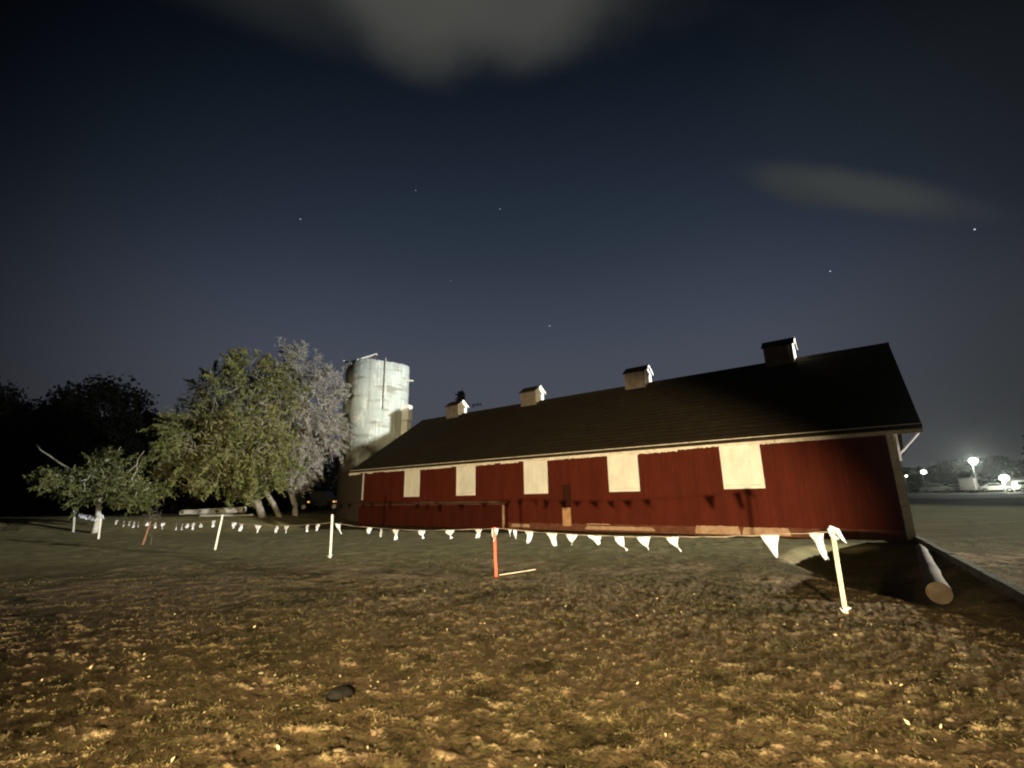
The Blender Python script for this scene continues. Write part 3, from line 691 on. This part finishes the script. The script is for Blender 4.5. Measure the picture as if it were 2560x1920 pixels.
def tree(name, label, loc, blobs, npts, per, leafsize, seed, bark, leafm, starts, rtop=.012, rpow=.45, step=.5, spread=.28, sides=5, group=None, cat='tree', droop=.3, maxr=.3, floor=.35, aspect=2.0, jit=.12, clump=-2, shoots=0):
    g = np.random.RandomState(seed)
    t = empty(name, loc); tag(t, label, cat, group)
    T = ellipsoid_pts(blobs, npts, g); T = T[T[:, 2] > floor]
    # split the targets among the stems
    ends = np.array([s[-1] for s in starts]); own = np.argmin(((T[:, None, :2] - ends[None, :, :2]) ** 2).sum(-1) + g.rand(len(T), len(ends)) * 3, axis=1)
    tw = []
    for k, s in enumerate(starts):
        TT = T[own == k]
        if len(TT) < 3: continue
        nd, pa, cn = grow(s[0], TT, step=step, g=g, jit=jit, start=s)
        rad = np.minimum(rtop * cn ** rpow, maxr); rad[:len(s)] = np.maximum(rad[:len(s)], np.linspace(1.25, 1.0, len(s)) * rad[len(s) - 1])
        V, F = tubes(nd, pa, rad, sides); mesh_np('trunk', V, F, bark, t, smooth=True)
        tw.append(nd[(cn < 6) & (nd[:, 2] > floor)])
    if per:
        P = np.concatenate(tw)
        if clump > -1:
            q = pnoise(P[:, 0] * .8 + P[:, 2] * .5 + seed, P[:, 2] * .9 + P[:, 1] * .7) + .5 * pnoise(P[:, 0] * 2.1 + seed, P[:, 2] * 2.3 + P[:, 1])
            P = P[q > clump]
        V, F = leaves(P, per, spread, leafsize, g, droop, aspect)
        if shoots:
            c0 = P.mean(0); d = P - c0; far = np.argsort(-np.linalg.norm(d / d.std(0), axis=1))[:len(P) // 3]
            pick = far[g.randint(0, len(far), shoots)]; Q = []; NV = []; NF = []
            for k in pick:
                u = d[k] / np.linalg.norm(d[k]) + np.array([g.normal(0, .35), g.normal(0, .35), g.uniform(-.1, .6)]); u /= np.linalg.norm(u); L = g.uniform(.35, 1.15)
                pts = [P[k] + u * L * f + np.array([0, 0, -.25 * L * f * f]) for f in np.linspace(0, 1, 8)]; Q += pts
                q_ = len(NV) // 4; w_ = .010
                for a_, b_ in zip(pts[:-1], pts[1:]):
                    NV += [a_ + (0, 0, w_), a_ - (0, 0, w_), b_ - (0, 0, w_ * .7), b_ + (0, 0, w_ * .7)]
            V2, F2 = leaves(np.array(Q), 4, .045, leafsize, g, .2, aspect)
            NV = np.array(NV); NF = np.arange(len(NV)).reshape(-1, 4)
            F = np.concatenate([F, F2 + len(V), NF + len(V) + len(V2)]); V = np.concatenate([V, V2, NV])
        mesh_np('crown', V, F, leafm, t)
    return t
V3 = lambda *a: [np.array(p, float) for p in a]
# big leafy tree; origin at its foot
bz = base_z(-16.4, 31)
tree('leafy_tree', 'large leafy green tree with several leaning trunks left of the silo', (-16.4, 31, bz),
     [(-1.7, .3, 7.1, 3.3, 3.0, 3.2), (-3.4, 0, 4.9, 3.6, 2.9, 2.4), (-.6, -.3, 4.3, 2.9, 2.5, 2.5), (-2.1, .4, 9.5, 2.1, 2.0, 1.5), (-3.7, .3, 7.9, 2.2, 1.8, 1.9), (-4.6, .2, 3.2, 2.9, 2.0, 1.5), (.3, .4, 8.2, 1.6, 1.8, 2.3), (-5.3, .5, 6.4, 2.0, 1.6, 1.6), (-1.5, .0, 2.6, 3.2, 2.2, 1.2)],
     2700, 15, .072, 5, m_bark, m_leaf,
     [V3((.25, 0, -.1), (-.2, 0, .8), (-.8, .1, 1.7), (-1.6, .2, 2.9)), V3((1.15, .4, -.1), (.6, .4, .8), (-.1, .4, 1.7), (-.2, .3, 3.0))],
     droop=.6, spread=.24, maxr=.19, floor=.75, jit=.3, aspect=4.8, clump=-.06, shoots=420)
# grey, almost leafless tree at its right side
tree('bare_tree', 'grey nearly leafless tree between the leafy tree and the silo', (-14.6, 33.2, base_z(-14.6, 33.2)),
     [(-1.5, 0, 10.2, 1.3, 1.3, 2.1), (.0, 0, 8.6, 2.0, 1.6, 2.6), (.6, .0, 6.0, 1.7, 1.5, 2.3), (-.6, 0, 4.0, 1.8, 1.5, 1.8), (1.2, -.1, 9.3, 1.3, 1.2, 1.8), (-1.6, 0, 8.0, 1.4, 1.2, 2.6)],
     2300, 4, .042, 8, m_greytwig, m_greytwig,
     [V3((-.45, 0, -.1), (-.60, 0, .8), (-1.0, 0, 1.8), (-.8, 0, 2.8), (-.3, 0, 4.2))],
     rtop=.012, rpow=.40, step=.30, spread=.26, maxr=.40, floor=1.3, jit=.30, aspect=9, clump=-.18, shoots=330)
# small spreading tree at the left
sb = base_z(-23.4, 27.0)
tree('small_tree', 'small spreading green tree with one pale trunk at the far left', (-23.4, 27.0, sb),
     [(-.3, 0, 2.55, 2.2, 1.6, .9), (1.3, 0, 2.2, 1.7, 1.4, .75), (-2.0, 0, 2.9, 1.6, 1.2, .6), (-.2, 0, 3.5, .9, .8, .7), (-3.1, 0, 3.0, .9, .6, .25), (1.2, .1, 3.5, .9, .5, .5)],
     480, 18, .065, 15, m_log, m_leaf2,
     [V3((0, 0, -.1), (.05, 0, .6), (.0, 0, 1.3), (-.1, 0, 1.9))], rtop=.013, spread=.20, droop=.3, floor=1.2, maxr=.15, jit=.2, aspect=4, clump=-.15, shoots=130)
# long bare shoots of the small tree are part of it
st = [o for o in bpy.data.objects if o.name == 'small_tree'][0]
g = random.Random(5)
for (p, q, r) in (((-1.6, 0, 3.1), (-4.2, -.2, 4.9), .07), ((-2.0, 0, 2.7), (-4.7, 0, 3.1), .05), ((.3, 0, 3.2), (.5, 0, 4.8), .06), ((1.2, 0, 3.0), (2.0, 0, 4.4), .05), ((-1.8, 0, 2.4), (-4.3, 0, 2.5), .05)):
    pts = [Vector(p).lerp(Vector(q), t) + Vector((g.uniform(-.08, .08), g.uniform(-.08, .08), g.uniform(-.07, .07))) for t in np.linspace(0, 1, 7)]
    MB().tube(pts, [r * (1 - .6 * t) for t in np.linspace(0, 1, 7)], 6).build('branch', m_bark, st, smooth=True)

# dark trees far behind on the left
DT = [(-69.5, 60, 17.3, 0, 0, 'black tall tree cut by the left edge of the picture'), (-64.5, 58, 13.8, 0, 1, 'black low tree silhouette beside the one at the left edge'),
      (-60, 60, 15.4, 0, 2, 'black broad tree silhouette above the bare shoot of the small tree'), (-54, 60, 17.8, 0, 0, 'tallest black tree silhouette, above the middle of the small tree'),
      (-48.5, 60, 13.4, 0, 1, 'black lower tree silhouette in the dip right of the tallest dark one'), (-42.5, 61, 12.4, 0, 2, 'black tree silhouette against the left side of the leafy tree'),
      (-35, 60, 11.5, 0, 0, 'dark tree mostly hidden behind the leafy tree'), (-29, 64, 11.5, 0, 1, 'dark tree behind the trunks of the leafy tree'), (-22, 66, 9.0, 0, 2, 'dark tree in the gap between the bare tree and the silo')]
protos = {}
for (x, y, h, r, kind, lab) in DT:
    sc = h / 13.0
    if kind not in protos:
        b = [[(0, 0, 8.6, 4.2, 4, 3.6), (-1.5, 0, 5, 4.4, 4, 3.6), (1.6, 0, 4.5, 4.2, 4, 3.4), (.4, 0, 11.2, 2.2, 2, 1.5), (0, 0, 2, 4.6, 3, 1.8)],
             [(-1.6, 0, 8.2, 3.4, 3, 3.2), (1.9, 0, 8.9, 3.0, 3, 3.3), (0, 0, 4.4, 4.8, 4, 3.6), (-2.2, 0, 10.6, 1.7, 2, 1.3), (0, 0, 2, 4.8, 3, 1.8)],
             [(0, 0, 7.5, 4.4, 4, 4.2), (2.0, 0, 10.6, 2.2, 2, 2.0), (-2.6, 0, 6.2, 3.0, 3, 3.4), (0, 0, 3, 4.8, 4, 2.6)]][kind]
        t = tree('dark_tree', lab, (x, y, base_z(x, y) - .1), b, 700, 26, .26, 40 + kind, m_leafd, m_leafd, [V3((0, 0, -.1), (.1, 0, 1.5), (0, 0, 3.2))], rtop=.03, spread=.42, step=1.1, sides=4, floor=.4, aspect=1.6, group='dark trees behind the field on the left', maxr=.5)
        protos[kind] = t
    else:
        t = copy_tree(protos[kind]); t['label'] = lab; t.location = (x, y, base_z(x, y) - .1)
        t.rotation_euler = (0, 0, x * 1.7)
    t.scale = (sc, sc, sc)
# undergrowth closing the gap under them
g = np.random.RandomState(77); T = np.stack([g.uniform(-75, -15, 2600), g.uniform(40, 56, 2600), g.uniform(0, 2.6, 2600)], -1); T = T[~((T[:, 0] > -21) & (T[:, 1] < 47))]
V, F = leaves(T, 5, .5, .45, g, .2, 1.5); tag(mesh_np('undergrowth', V, F, m_leafd), 'dark undergrowth under the far trees on the left', 'undergrowth', kind='stuff')
# conifer top behind the leftmost cupola
def conifer(x, y, h):
    g = random.Random(1); t = empty('conifer', (x, y, 0)); tag(t, 'dark conifer top showing behind the leftmost roof ventilator of the barn', 'tree')
    MB().tube([(0, 0, 0), (0, 0, h * .5), (.1, 0, h)], [.32, .2, .03], 7).build('trunk', m_leafd, t)
    gr = np.random.RandomState(4); P = []
    for z in np.arange(3.0, h - .3, .42):
        r = (h - z) * .22 + .25
        for k in range(7):
            a = g.uniform(0, 6.28); rr_ = r * g.uniform(.6, 1.15)
            for f in np.linspace(.15, 1, 6): P.append((math.cos(a) * rr_ * f, math.sin(a) * rr_ * f, z - .22 * rr_ * f))
    for f in np.linspace(0, 1, 9): P.append((f * 2.6, 0, h - 2.3 + .05 * f))
    V, F = leaves(np.array(P), 5, .13, .20, gr, .3, 2.2); mesh_np('crown', V, F, m_leafd, t)
conifer(-6.75, 60, 15.9)
# trees beyond the car park on the right
RT = [(92, 118, 7.0, 'dim tree beyond the cars, just right of the barn corner'), (103, 122, 6.0, 'dim low tree behind the leftmost white car'), (113, 122, 7.6, 'dim rounded tree between the two bright pole lamps'),
      (122, 121, 8.2, 'tallest dim tree beyond the cars, left of the brightest pole lamp'), (130, 116, 7.0, 'dim tree beneath the highest pole lamp'), (138, 112, 6.6, 'dim tree behind the white van'), (145, 108, 6.2, 'dim tree left of the lit white building')]
p0 = None
for (x, y, h, lab) in RT:
    if p0 is None:
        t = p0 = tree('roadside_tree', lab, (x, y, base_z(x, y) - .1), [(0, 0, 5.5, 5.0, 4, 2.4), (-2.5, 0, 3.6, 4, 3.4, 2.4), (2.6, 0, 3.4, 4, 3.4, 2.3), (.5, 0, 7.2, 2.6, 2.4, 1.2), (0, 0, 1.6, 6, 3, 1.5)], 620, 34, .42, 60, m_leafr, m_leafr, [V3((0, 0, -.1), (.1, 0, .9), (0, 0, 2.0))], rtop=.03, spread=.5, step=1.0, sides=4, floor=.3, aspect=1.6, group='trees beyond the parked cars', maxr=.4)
    else:
        t = copy_tree(p0); t['label'] = lab; t.location = (x, y, base_z(x, y) - .1); t.rotation_euler = (0, 0, x * 2.1)
    s = h / 8.2; t.scale = (1.15, 1.15, s)
tree('edge_tree', 'black tree cut by the right edge of the picture', (63.8, 54, base_z(63.8, 54) - .1), [(0, 0, 5.6, 2.8, 2.8, 2.9), (1.2, 0, 3.4, 3.2, 2.8, 1.6), (-.6, 0, 7.4, 1.9, 1.8, 1.3)], 420, 12, .26, 66, m_leafd, m_leafd, [V3((0, 0, -.1), (.1, 0, 1.0), (0, 0, 2.0))], rtop=.02, spread=.35, step=.7, sides=4, floor=1.4, aspect=1.8)

# ------------------------------------------------------------------ logs
def log(name, label, p, q, r0_, r1_, matl, cat='log', endm=None, group=None, seed=0):
    g = random.Random(seed); p = Vector(p); q = Vector(q); L = (q - p).length; t = empty(name, tuple(p)); tag(t, label, cat, group)
    n = 14; pts = [(q - p) * (i / (n - 1)) + Vector((g.uniform(-.012, .012), g.uniform(-.012, .012), g.uniform(-.012, .012))) for i in range(n)]
    rad = [r0_ + (r1_ - r0_) * i / (n - 1) + g.uniform(-.008, .008) for i in range(n)]
    MB().tube(pts, rad, 20, cap=False).build('bark', matl, t, smooth=True)
    d = (q - p).normalized()
    for e, rr_, s in ((0, rad[0], -1), (n - 1, rad[-1], 1)):
        MB().tube([pts[e] - d * s * .02, pts[e] + d * s * .004], [rr_ * .985, rr_ * .97], 20).build('cut_end', endm or matl, t)
    return t
z0 = base_z(6.05, 7.0); z1 = base_z(10.9, 13.2)
log('utility_pole_log', 'thick weathered log lying in the dark ditch beside the barn corner', (5.88, 6.97, .145), (10.6, 12.85, .10), .145, .090, mat('weathered_pole', (.15, .13, .105), (.09, .075, .06), scale=4, rough=.95, bump=.012, stretch=(1, 1, 1)), endm=m_logend, seed=3)
log('felled_trunk', 'long pale grey felled trunk on the bank left of the leaning trunks', (-22.9, 33.0, .98), (-18.55, 33.1, 1.10), .17, .22, m_log, 'log', group='trunks lying on the bank', seed=5)
log('felled_trunk', 'thin grey felled trunk lying in front of the thick pale one', (-21.0, 32.2, .74), (-17.3, 31.9, .72), .10, .11, m_log, 'log', group='trunks lying on the bank', seed=6)
# kerb
ks = MB()
n = 26
for i in range(n):
    a = K0 + (K1 - K0) * (i / n); b = K0 + (K1 - K0) * ((i + 1) / n); g = random.Random(i)
    za = float(base_h(*(a - kn * .15))) + .045; zb_ = float(base_h(*(b - kn * .15))) + .045; w = .055
    P = [(a[0] - kn[0] * w, a[1] - kn[1] * w), (b[0] - kn[0] * w, b[1] - kn[1] * w), (b[0] + kn[0] * w, b[1] + kn[1] * w), (a[0] + kn[0] * w, a[1] + kn[1] * w)]
    o = g.uniform(-.008, .008)
    ks.add([(*P[0], -.4), (*P[1], -.4), (*P[2], -.4), (*P[3], -.4), (*P[0], za + o), (*P[1], zb_ + o), (*P[2], zb_ + o), (*P[3], za + o)], [(3, 2, 1, 0), (4, 5, 6, 7), (0, 1, 5, 4), (1, 2, 6, 5), (2, 3, 7, 6), (3, 0, 4, 7)])
tag(ks.build('kerb', m_curb, None), 'worn pale kerb running from the barn corner along the edge of the ditch', 'kerb')

# ------------------------------------------------------------------ stakes and the pennant line
ST = [(-24.87, 27.35, 1.31, -25.02, m_stakew, 'white stake farthest away at the left end of the pennant line'),
      (-19.93, 23.31, 1.09, -19.99, m_stakew, 'dim white leaning stake second from the left, under the small tree'),
      (-14.76, 19.35, .87, -14.62, m_stakeb, 'orange brown stake in a dimmed colour, third from the left beside a twiggy weed'),
      (-10.30, 16.81, 1.14, -10.20, m_stakew, 'cream white leaning stake between the fallen trunk and the leaning trunks'),
      (-5.19, 13.83, 1.16, -5.22, m_stakew, 'bright white upright stake in front of the silo'),
      (-.38, 10.04, .94, -.42, m_stakeo, 'bright orange stake with a pennant tied at its top'),
      (4.30, 6.62, 1.06, 4.31, m_stakel, 'nearest stake of raw pale wood with torn tape on top')]
tops = []
for i, (x, y, zt, xt, m, lab) in enumerate(ST):
    g = random.Random(i + 50); z = base_z(x, y) - .12
    s = empty('stake', (x, y, 0)); tag(s, lab, 'stake', 'stakes carrying the pennant line')
    w = .027 if i != 1 and i != 0 else .036; d = .018
    V = MB(); n = 6; pts = []
    for k in range(n):
        t = k / (n - 1); zz = z + (zt - z) * t; cx = (xt - x) * t + g.uniform(-.003, .003); f = 1 if k < n - 1 else .98
        pts += [(cx - w * f, -d, zz), (cx + w * f, -d, zz), (cx + w * f, d, zz), (cx - w * f, d, zz)]
    fs = [(3, 2, 1, 0), tuple(4 * (n - 1) + q for q in range(4))]
    for k in range(n - 1):
        for q in range(4): fs.append((4 * k + q, 4 * k + (q + 1) % 4, 4 * k + 4 + (q + 1) % 4, 4 * k + 4 + q))
    V.add(pts, fs); b = V.build('shaft', m, s, bevel=.004)
    s.rotation_euler = (0, 0, math.atan2(-x, y) * .6 * 1 + g.uniform(-.2, .2))
    # undo the swing the yaw gives to the leaning top
    a = s.rotation_euler[2]
    tops.append(np.array([x + (xt - x) * math.cos(a), y + (xt - x) * math.sin(a)]))
    if i in (4, 6, 0):
        MB().tube([(-.02, -.03, z + .16), (.05, -.045, z + .19), (-.03, -.03, z + .13), (-.06, -.05, z + .17)], [.012, .022, .02, .008], 6).build('tape_knot', m_flag, s)
    if i in (6, 1, 0):
        q = MB(); q.tube([(xt - x - .03, -.03, zt + .012), (xt - x + .05, -.035, zt - .04), (xt - x + .08, -.04, zt - .12), (xt - x + .13, -.035, zt - .20)], [.02, .034, .026, .007], 7)
        q.tube([(xt - x - .045, -.03, zt - .02), (xt - x - .02, -.05, zt - .10), (xt - x + .05, -.045, zt - .15)], [.018, .03, .01], 7)
        q.build('torn_tape', m_flag, s)
bunt = empty('pennant_line', (0, 0, 0)); tag(bunt, 'cord hung with white triangular pennants running between the stakes in front of the barn', 'bunting')
att = [1.22, 1.02, .90, .98, .935, .925, 1.0]; sags = [.08, .10, .12, .14, .11, .11]
def line_pt(i, t):
    a = np.array([*ST[i][:2]]); b = np.array([*ST[i + 1][:2]]); p = a + (b - a) * t; z = att[i] + (att[i + 1] - att[i]) * t - 4 * sags[i] * t * (1 - t)
    return np.array([p[0], p[1] - .03, z])
cord = MB()
for i in range(6):
    n = 34 if i == 5 else 20; g = random.Random(i)
    cord.tube([line_pt(i, k / n) + np.array([0, 0, g.uniform(-.008, .008)]) for k in range(n + 1)], [.004 + .005 * (g.random() > .6) for k in range(n + 1)], 5)
cord.build('cord', m_rope, bunt)
FL = [[.10, .187, .27, .352, .44, .524, .60, .687, .8], [.386, .56, .681, .773, .87], [.03, .155, .269, .47, .547, .618, .692, .795, .945], [.167, .241, .399, .566, .646, .813, .892],
      [.047, .286, .37, .467, .623, .777, .919, .993], [.062, .083, .143, .231, .305, .386, .464, .54, .623, .867, .966]]
# width, length, sideways drift of the tip, yaw off the line
SP = {(5, .143): (.17, .27, -.04, .1), (5, .231): (.22, .27, .09, .0), (5, .305): (.24, .22, .0, .1), (5, .386): (.24, .18, .09, .2), (5, .464): (.20, .26, .17, -.2), (5, .54): (.22, .24, .09, .0),
      (5, .623): (.20, .25, .16, .2), (5, .867): (.22, .36, .07, .05), (5, .966): (.18, .40, .10, .3), (5, .083): (.07, .2, .02, .9), (5, .062): (.10, .16, .0, .9),
      (4, .993): (.17, .30, -.01, .1), (4, .919): (.22, .22, -.03, .1), (4, .777): (.22, .20, .07, .1), (4, .623): (.20, .21, .07, .2), (4, .467): (.18, .30, .02, .2), (4, .37): (.16, .25, .0, .3), (4, .286): (.20, .18, .0, .1), (4, .047): (.14, .33, .14, .6),
      (5, .062): (.05, .15, .0, .9)}
gg = random.Random(99)
for i, fl in enumerate(FL):
    a = np.array(ST[i][:2]); b = np.array(ST[i + 1][:2]); u = (b - a) / np.linalg.norm(b - a)
    for t in fl:
        w, ln, drift, yaw = SP.get((i, t), (gg.uniform(.15, .23), gg.uniform(.20, .30), gg.uniform(-.05, .06), gg.uniform(-.4, .45)))
        ln *= .84; drift *= .7; w *= 1.15; c = line_pt(i, t); ang = math.atan2(u[1], u[0]) + yaw * (1 if gg.random() > .3 else -1)
        e = np.array([math.cos(ang), math.sin(ang)]); nn = np.array([-e[1], e[0]]); nx, nz_ = 5, 7; V = []; F = []
        pw = gg.uniform(.82, 1.05); curl = gg.uniform(.01, .05); ph = gg.uniform(0, 6)
        for k in range(nz_ + 1):
            f = k / nz_; half = (1 - f) ** pw * w / 2 if k < nz_ else .006
            for j in range(nx + 1):
                s = (j / nx - .5) * 2; o = curl * math.sin(s * 2 + f * 5 + ph) * (.3 + f)
                xx = s * half + drift * f * f * 1.3
                p = np.array([c[0], c[1]]) + e * xx + nn * (o)
                V.append((p[0], p[1], c[2] - ln * f + .012 * math.sin(s * 3 + ph) * f))
        for k in range(nz_):
            for j in range(nx): q = k * (nx + 1) + j; F.append((q, q + 1, q + nx + 2, q + nx + 1))
        o = mesh_np('pennant', V, F, m_flag, bunt, smooth=True)
        md = o.modifiers.new('thick', 'SOLIDIFY'); md.thickness = .0012
# lath fallen beside the orange stake
lath = MB().box(-.42, .42, -.022, .022, -.008, .008).build('fallen_lath', m_stakel, None, bevel=.003)
lath.location = (.05, 10.25, float(ground_h(.05, 10.25)) + .05); lath.rotation_euler = (0, R(-3), .45); tag(lath, 'pale yellow lath lying on the grass at the foot of the orange stake', 'lath')
# twiggy weed beside the third stake
g = np.random.RandomState(31)
wd = empty('twiggy_weed', (-14.62, 19.6, base_z(-14.6, 19.6))); tag(wd, 'dry twiggy weed standing by the dimmed orange stake', 'weed')
T = ellipsoid_pts([(-.05, 0, 1.1, .42, .3, .45), (-.3, 0, .8, .3, .25, .3)], 90, g, .2)
nd, pa, cn = grow((0, 0, 0), T, step=.12, g=g, jit=.04, start=V3((0, 0, -.05), (0, 0, .3))); V, F = tubes(nd, pa, .0035 * cn ** .4, 4); m_weed = mat('weed_stem', (.07, .06, .045), (.05, .04, .03)); mesh_np('stems', V, F, m_weed, wd)
V, F = leaves(nd[cn < 3], 2, .04, .025, g); tag(mesh_np('seed_heads', V, F, m_weed, wd), kind='stuff')

# ------------------------------------------------------------------ vehicles
def car(label, loc, rz, paint, kind='sedan', group='cars parked beyond the field'):
    c = empty('parked_car', loc, rz); tag(c, label, 'car', group)
    if kind == 'sedan': prof = [(-2.2, .35), (-2.25, .75), (-2.1, .92), (-1.45, 1.0), (-.85, 1.38), (.35, 1.42), (1.0, 1.02), (1.95, .86), (2.2, .62), (2.2, .35)]; gl = [(-1.25, 1.02), (-.78, 1.32), (.30, 1.35), (.80, 1.04)]; W = .88
    elif kind == 'van': prof = [(-2.5, .4), (-2.5, 2.15), (-2.35, 2.3), (1.2, 2.28), (1.85, 1.45), (2.5, 1.15), (2.55, .4)]; gl = [(.55, 1.4), (.55, 2.05), (1.18, 2.05), (1.62, 1.45)]; W = .98
    else: prof = [(-2.3, .4), (-2.35, 1.0), (-2.2, 1.68), (-1.9, 1.76), (.35, 1.74), (1.05, 1.12), (2.1, .98), (2.3, .7), (2.3, .4)]; gl = [(-2.0, 1.12), (-1.85, 1.62), (.28, 1.62), (.82, 1.14)]; W = .93
    MB().prism(prof, 1, -W, W).build('body', paint, c, bevel=.06)
    for s in (-1, 1):
        MB().prism(gl, 1, s * (W + .004), s * (W - .02)).build('window', m_glass, c)
    f = prof[-4] if kind != 'van' else (1.85, 1.45)
    for wx in (-1.35, 1.4):
        for s in (-1, 1):
            wv = MB(); wv.tube([(wx, s * (W - .2), .33), (wx, s * (W + .01), .33)], .33, 18); w_ = wv.build('wheel', m_tyre, c)
            MB().tube([(wx, s * (W + .0), .33), (wx, s * (W + .02), .33)], .19, 14).build('rim', m_pole, w_)
    for s in (-1, 1):
        MB().box(2.19 if kind != 'van' else 2.52, 2.24 if kind != 'van' else 2.57, s * .62 - .15, s * .62 + .15, .62, .74).build('headlight', m_white, c)
        MB().box(-2.30 if kind == 'sedan' else -2.53 if kind == 'van' else -2.37, -2.2, s * .65 - .12, s * .65 + .12, .72, .86).build('tail_light', m_stakeo, c)
    return c
def cz(x, y): return base_z(x, y) - .02
car('low white car, leftmost in the row beyond the right field', (73.0, 82.5, cz(73, 82.5)), -.75, m_carw)
car('silver car parked between the low white car and the white van', (77.4, 83.5, cz(77.4, 83.5)), -.75, m_carg)
car('tall white van beyond the right field under a small lamp', (76.9, 80.5, cz(76.9, 80.5)), .7, m_carw, 'van')
car('white car parked just right of the white van', (79.6, 78.8, cz(79.6, 78.8)), -.8, m_carw)
car('pale car with lit roof behind the leftmost white car', (80.6, 90.6, cz(80.6, 90.6)), -.75, m_carg, 'suv')
car('white car at the right edge of the picture', (82.2, 75.5, cz(82.2, 75.5)), -.8, m_carw, 'suv')
dk = car('black car parked in the dark under the trees left of the silo', (-18.0, 45.0, base_z(-18, 45)), .05, m_cark, 'suv', 'dark car under the trees')
for x in (-.95, 1.35, 1.62):
    MB().box(x - .09, x + .09, -.965, -.934, .70, .82).build('marker_light', m_amber, dk)

# long white lit building, right edge
bld = empty('white_building', (87.2, 84.5, base_z(87, 84.5)), -.78); tag(bld, 'long low white building lit by a bright lamp at the right edge', 'building')
MB().box(0, 14, 0, 6, 0, 2.0).build('wall', m_white, bld)
MB().prism([(-.3, 2.0), (3, 2.5), (6.3, 2.0)], 0, -.3, 14.3).build('roof', m_white, bld)
for x in (1.2, 4.2, 7.5, 10.6): MB().box(x, x + 1.0, -.03, .0, 1.1, 1.7).build('window', m_glass, bld)
MB().box(-.05, 14.05, -.06, -.001, 0, .75).build('skirting', m_dark, bld)

# ------------------------------------------------------------------ pole lamps at the car park
def pole_lamp(label, x, y, z, watts, r, matl, big=True):
    gz = base_z(x, y); t = empty('pole_lamp', (x, y, gz)); tag(t, label, 'lamp', 'pole lamps beyond the cars')
    MB().tube([(0, .25, 0), (0, .25, z - gz + .2)], [.09, .06], 8).build('pole', m_pole, t)
    MB().tube([(0, .25, z - gz + .15), (0, -.05, z - gz + .22)], .04, 6).build('arm', m_pole, t)
    b = MB(); n = 10
    for i in range(n // 2 + 1):
        pass
    import bmesh
    me = bpy.data.meshes.new('lamp_globe'); bm = bmesh.new(); bmesh.ops.create_icosphere(bm, subdivisions=2, radius=r); bm.to_mesh(me); bm.free(); me.materials.append(matl)
    o = bpy.data.objects.new('lamp_globe', me); C.objects.link(o); o.parent = t; o.location = (0, -.1, z - gz); o.scale = (1, 1, .8)
    if watts: spot('lamp_light', (x - r * 1.1, y - .1 - r * 1.1, z), (12, 8, -2), watts, (.97, 1, .92), R(75), .6, r)
    if z > 6 or z == 3.5: point('lamp_spill', (x, y - .1, z - r * 1.0), 1100 if z > 6 else 1000, (.95, 1, .88), .06)
    return t
pole_lamp('bright pole lamp, left of the two big ones beyond the right field', 77.84, 90, 5.24, 1100, .46, m_lamp)
pole_lamp('tiny pole lamp right beside the barn corner', 74.4, 90, 4.55, 0, .17, m_lampsoft)
pole_lamp('brightest and highest pole lamp near the right edge', 78.0, 80, 6.55, 4200, .64, m_lamp)
pole_lamp('small pole lamp above the white van', 87.1, 90, 2.9, 0, .22, m_lampsoft)
pole_lamp('bright lamp in front of the white building at the right edge', 77.3, 75, 3.5, 1500, .62, m_lamp)
pole_lamp('low bright lamp just above the right edge white car', 78.7, 75, 2.55, 0, .30, m_lamp)

# ------------------------------------------------------------------ stars
m_star = emit('star_light', (.9, .93, 1), 1.0)
for (p, r, lab) in (((-350.2, 687.8, 462.9), .75, 'faint star high above the leafy tree'), ((-163.5, 708.6, 530.2), .5, 'very faint star left of the highest middle one'),
                    ((-16.4, 740.2, 511.7), .62, 'faint star near the middle of the sky'), ((-111.4, 797.7, 401.5), .45, 'very faint star midway above the silo and barn roof'),
                    ((73.9, 837.0, 322.4), .85, 'star low over the middle of the barn roof'), ((501.3, 665.7, 339.9), .85, 'star above the rightmost roof ventilator and roof end'),
                    ((621.2, 554.8, 341.1), 1.0, 'brightest star near the right edge below the thin cloud')):
    import bmesh
    me = bpy.data.meshes.new('star'); bm = bmesh.new(); bmesh.ops.create_icosphere(bm, subdivisions=1, radius=r); bm.to_mesh(me); bm.free(); me.materials.append(m_star)
    o = bpy.data.objects.new('star', me); C.objects.link(o); o.location = p; tag(o, lab, 'star', 'stars in the night sky')

# ------------------------------------------------------------------ thin mist, seen as the glow round the lamps
HAZE = 0.0003
if HAZE:
    hz = MB().box(-420, 420, -420, 420, -2.0, 22).build('haze', bpy.data.materials.new('mist'))
    m = hz.data.materials[0]; m.use_nodes = True; t = m.node_tree; t.nodes.clear()
    v = t.nodes.new('ShaderNodeVolumePrincipled'); v.inputs['Color'].default_value = (.9, .95, .9, 1); v.inputs['Density'].default_value = HAZE; v.inputs['Anisotropy'].default_value = .93
    o = t.nodes.new('ShaderNodeOutputMaterial'); t.links.new(v.outputs[0], o.inputs['Volume'])
    tag(hz, 'thin night mist over the whole field', 'haze', kind='stuff')
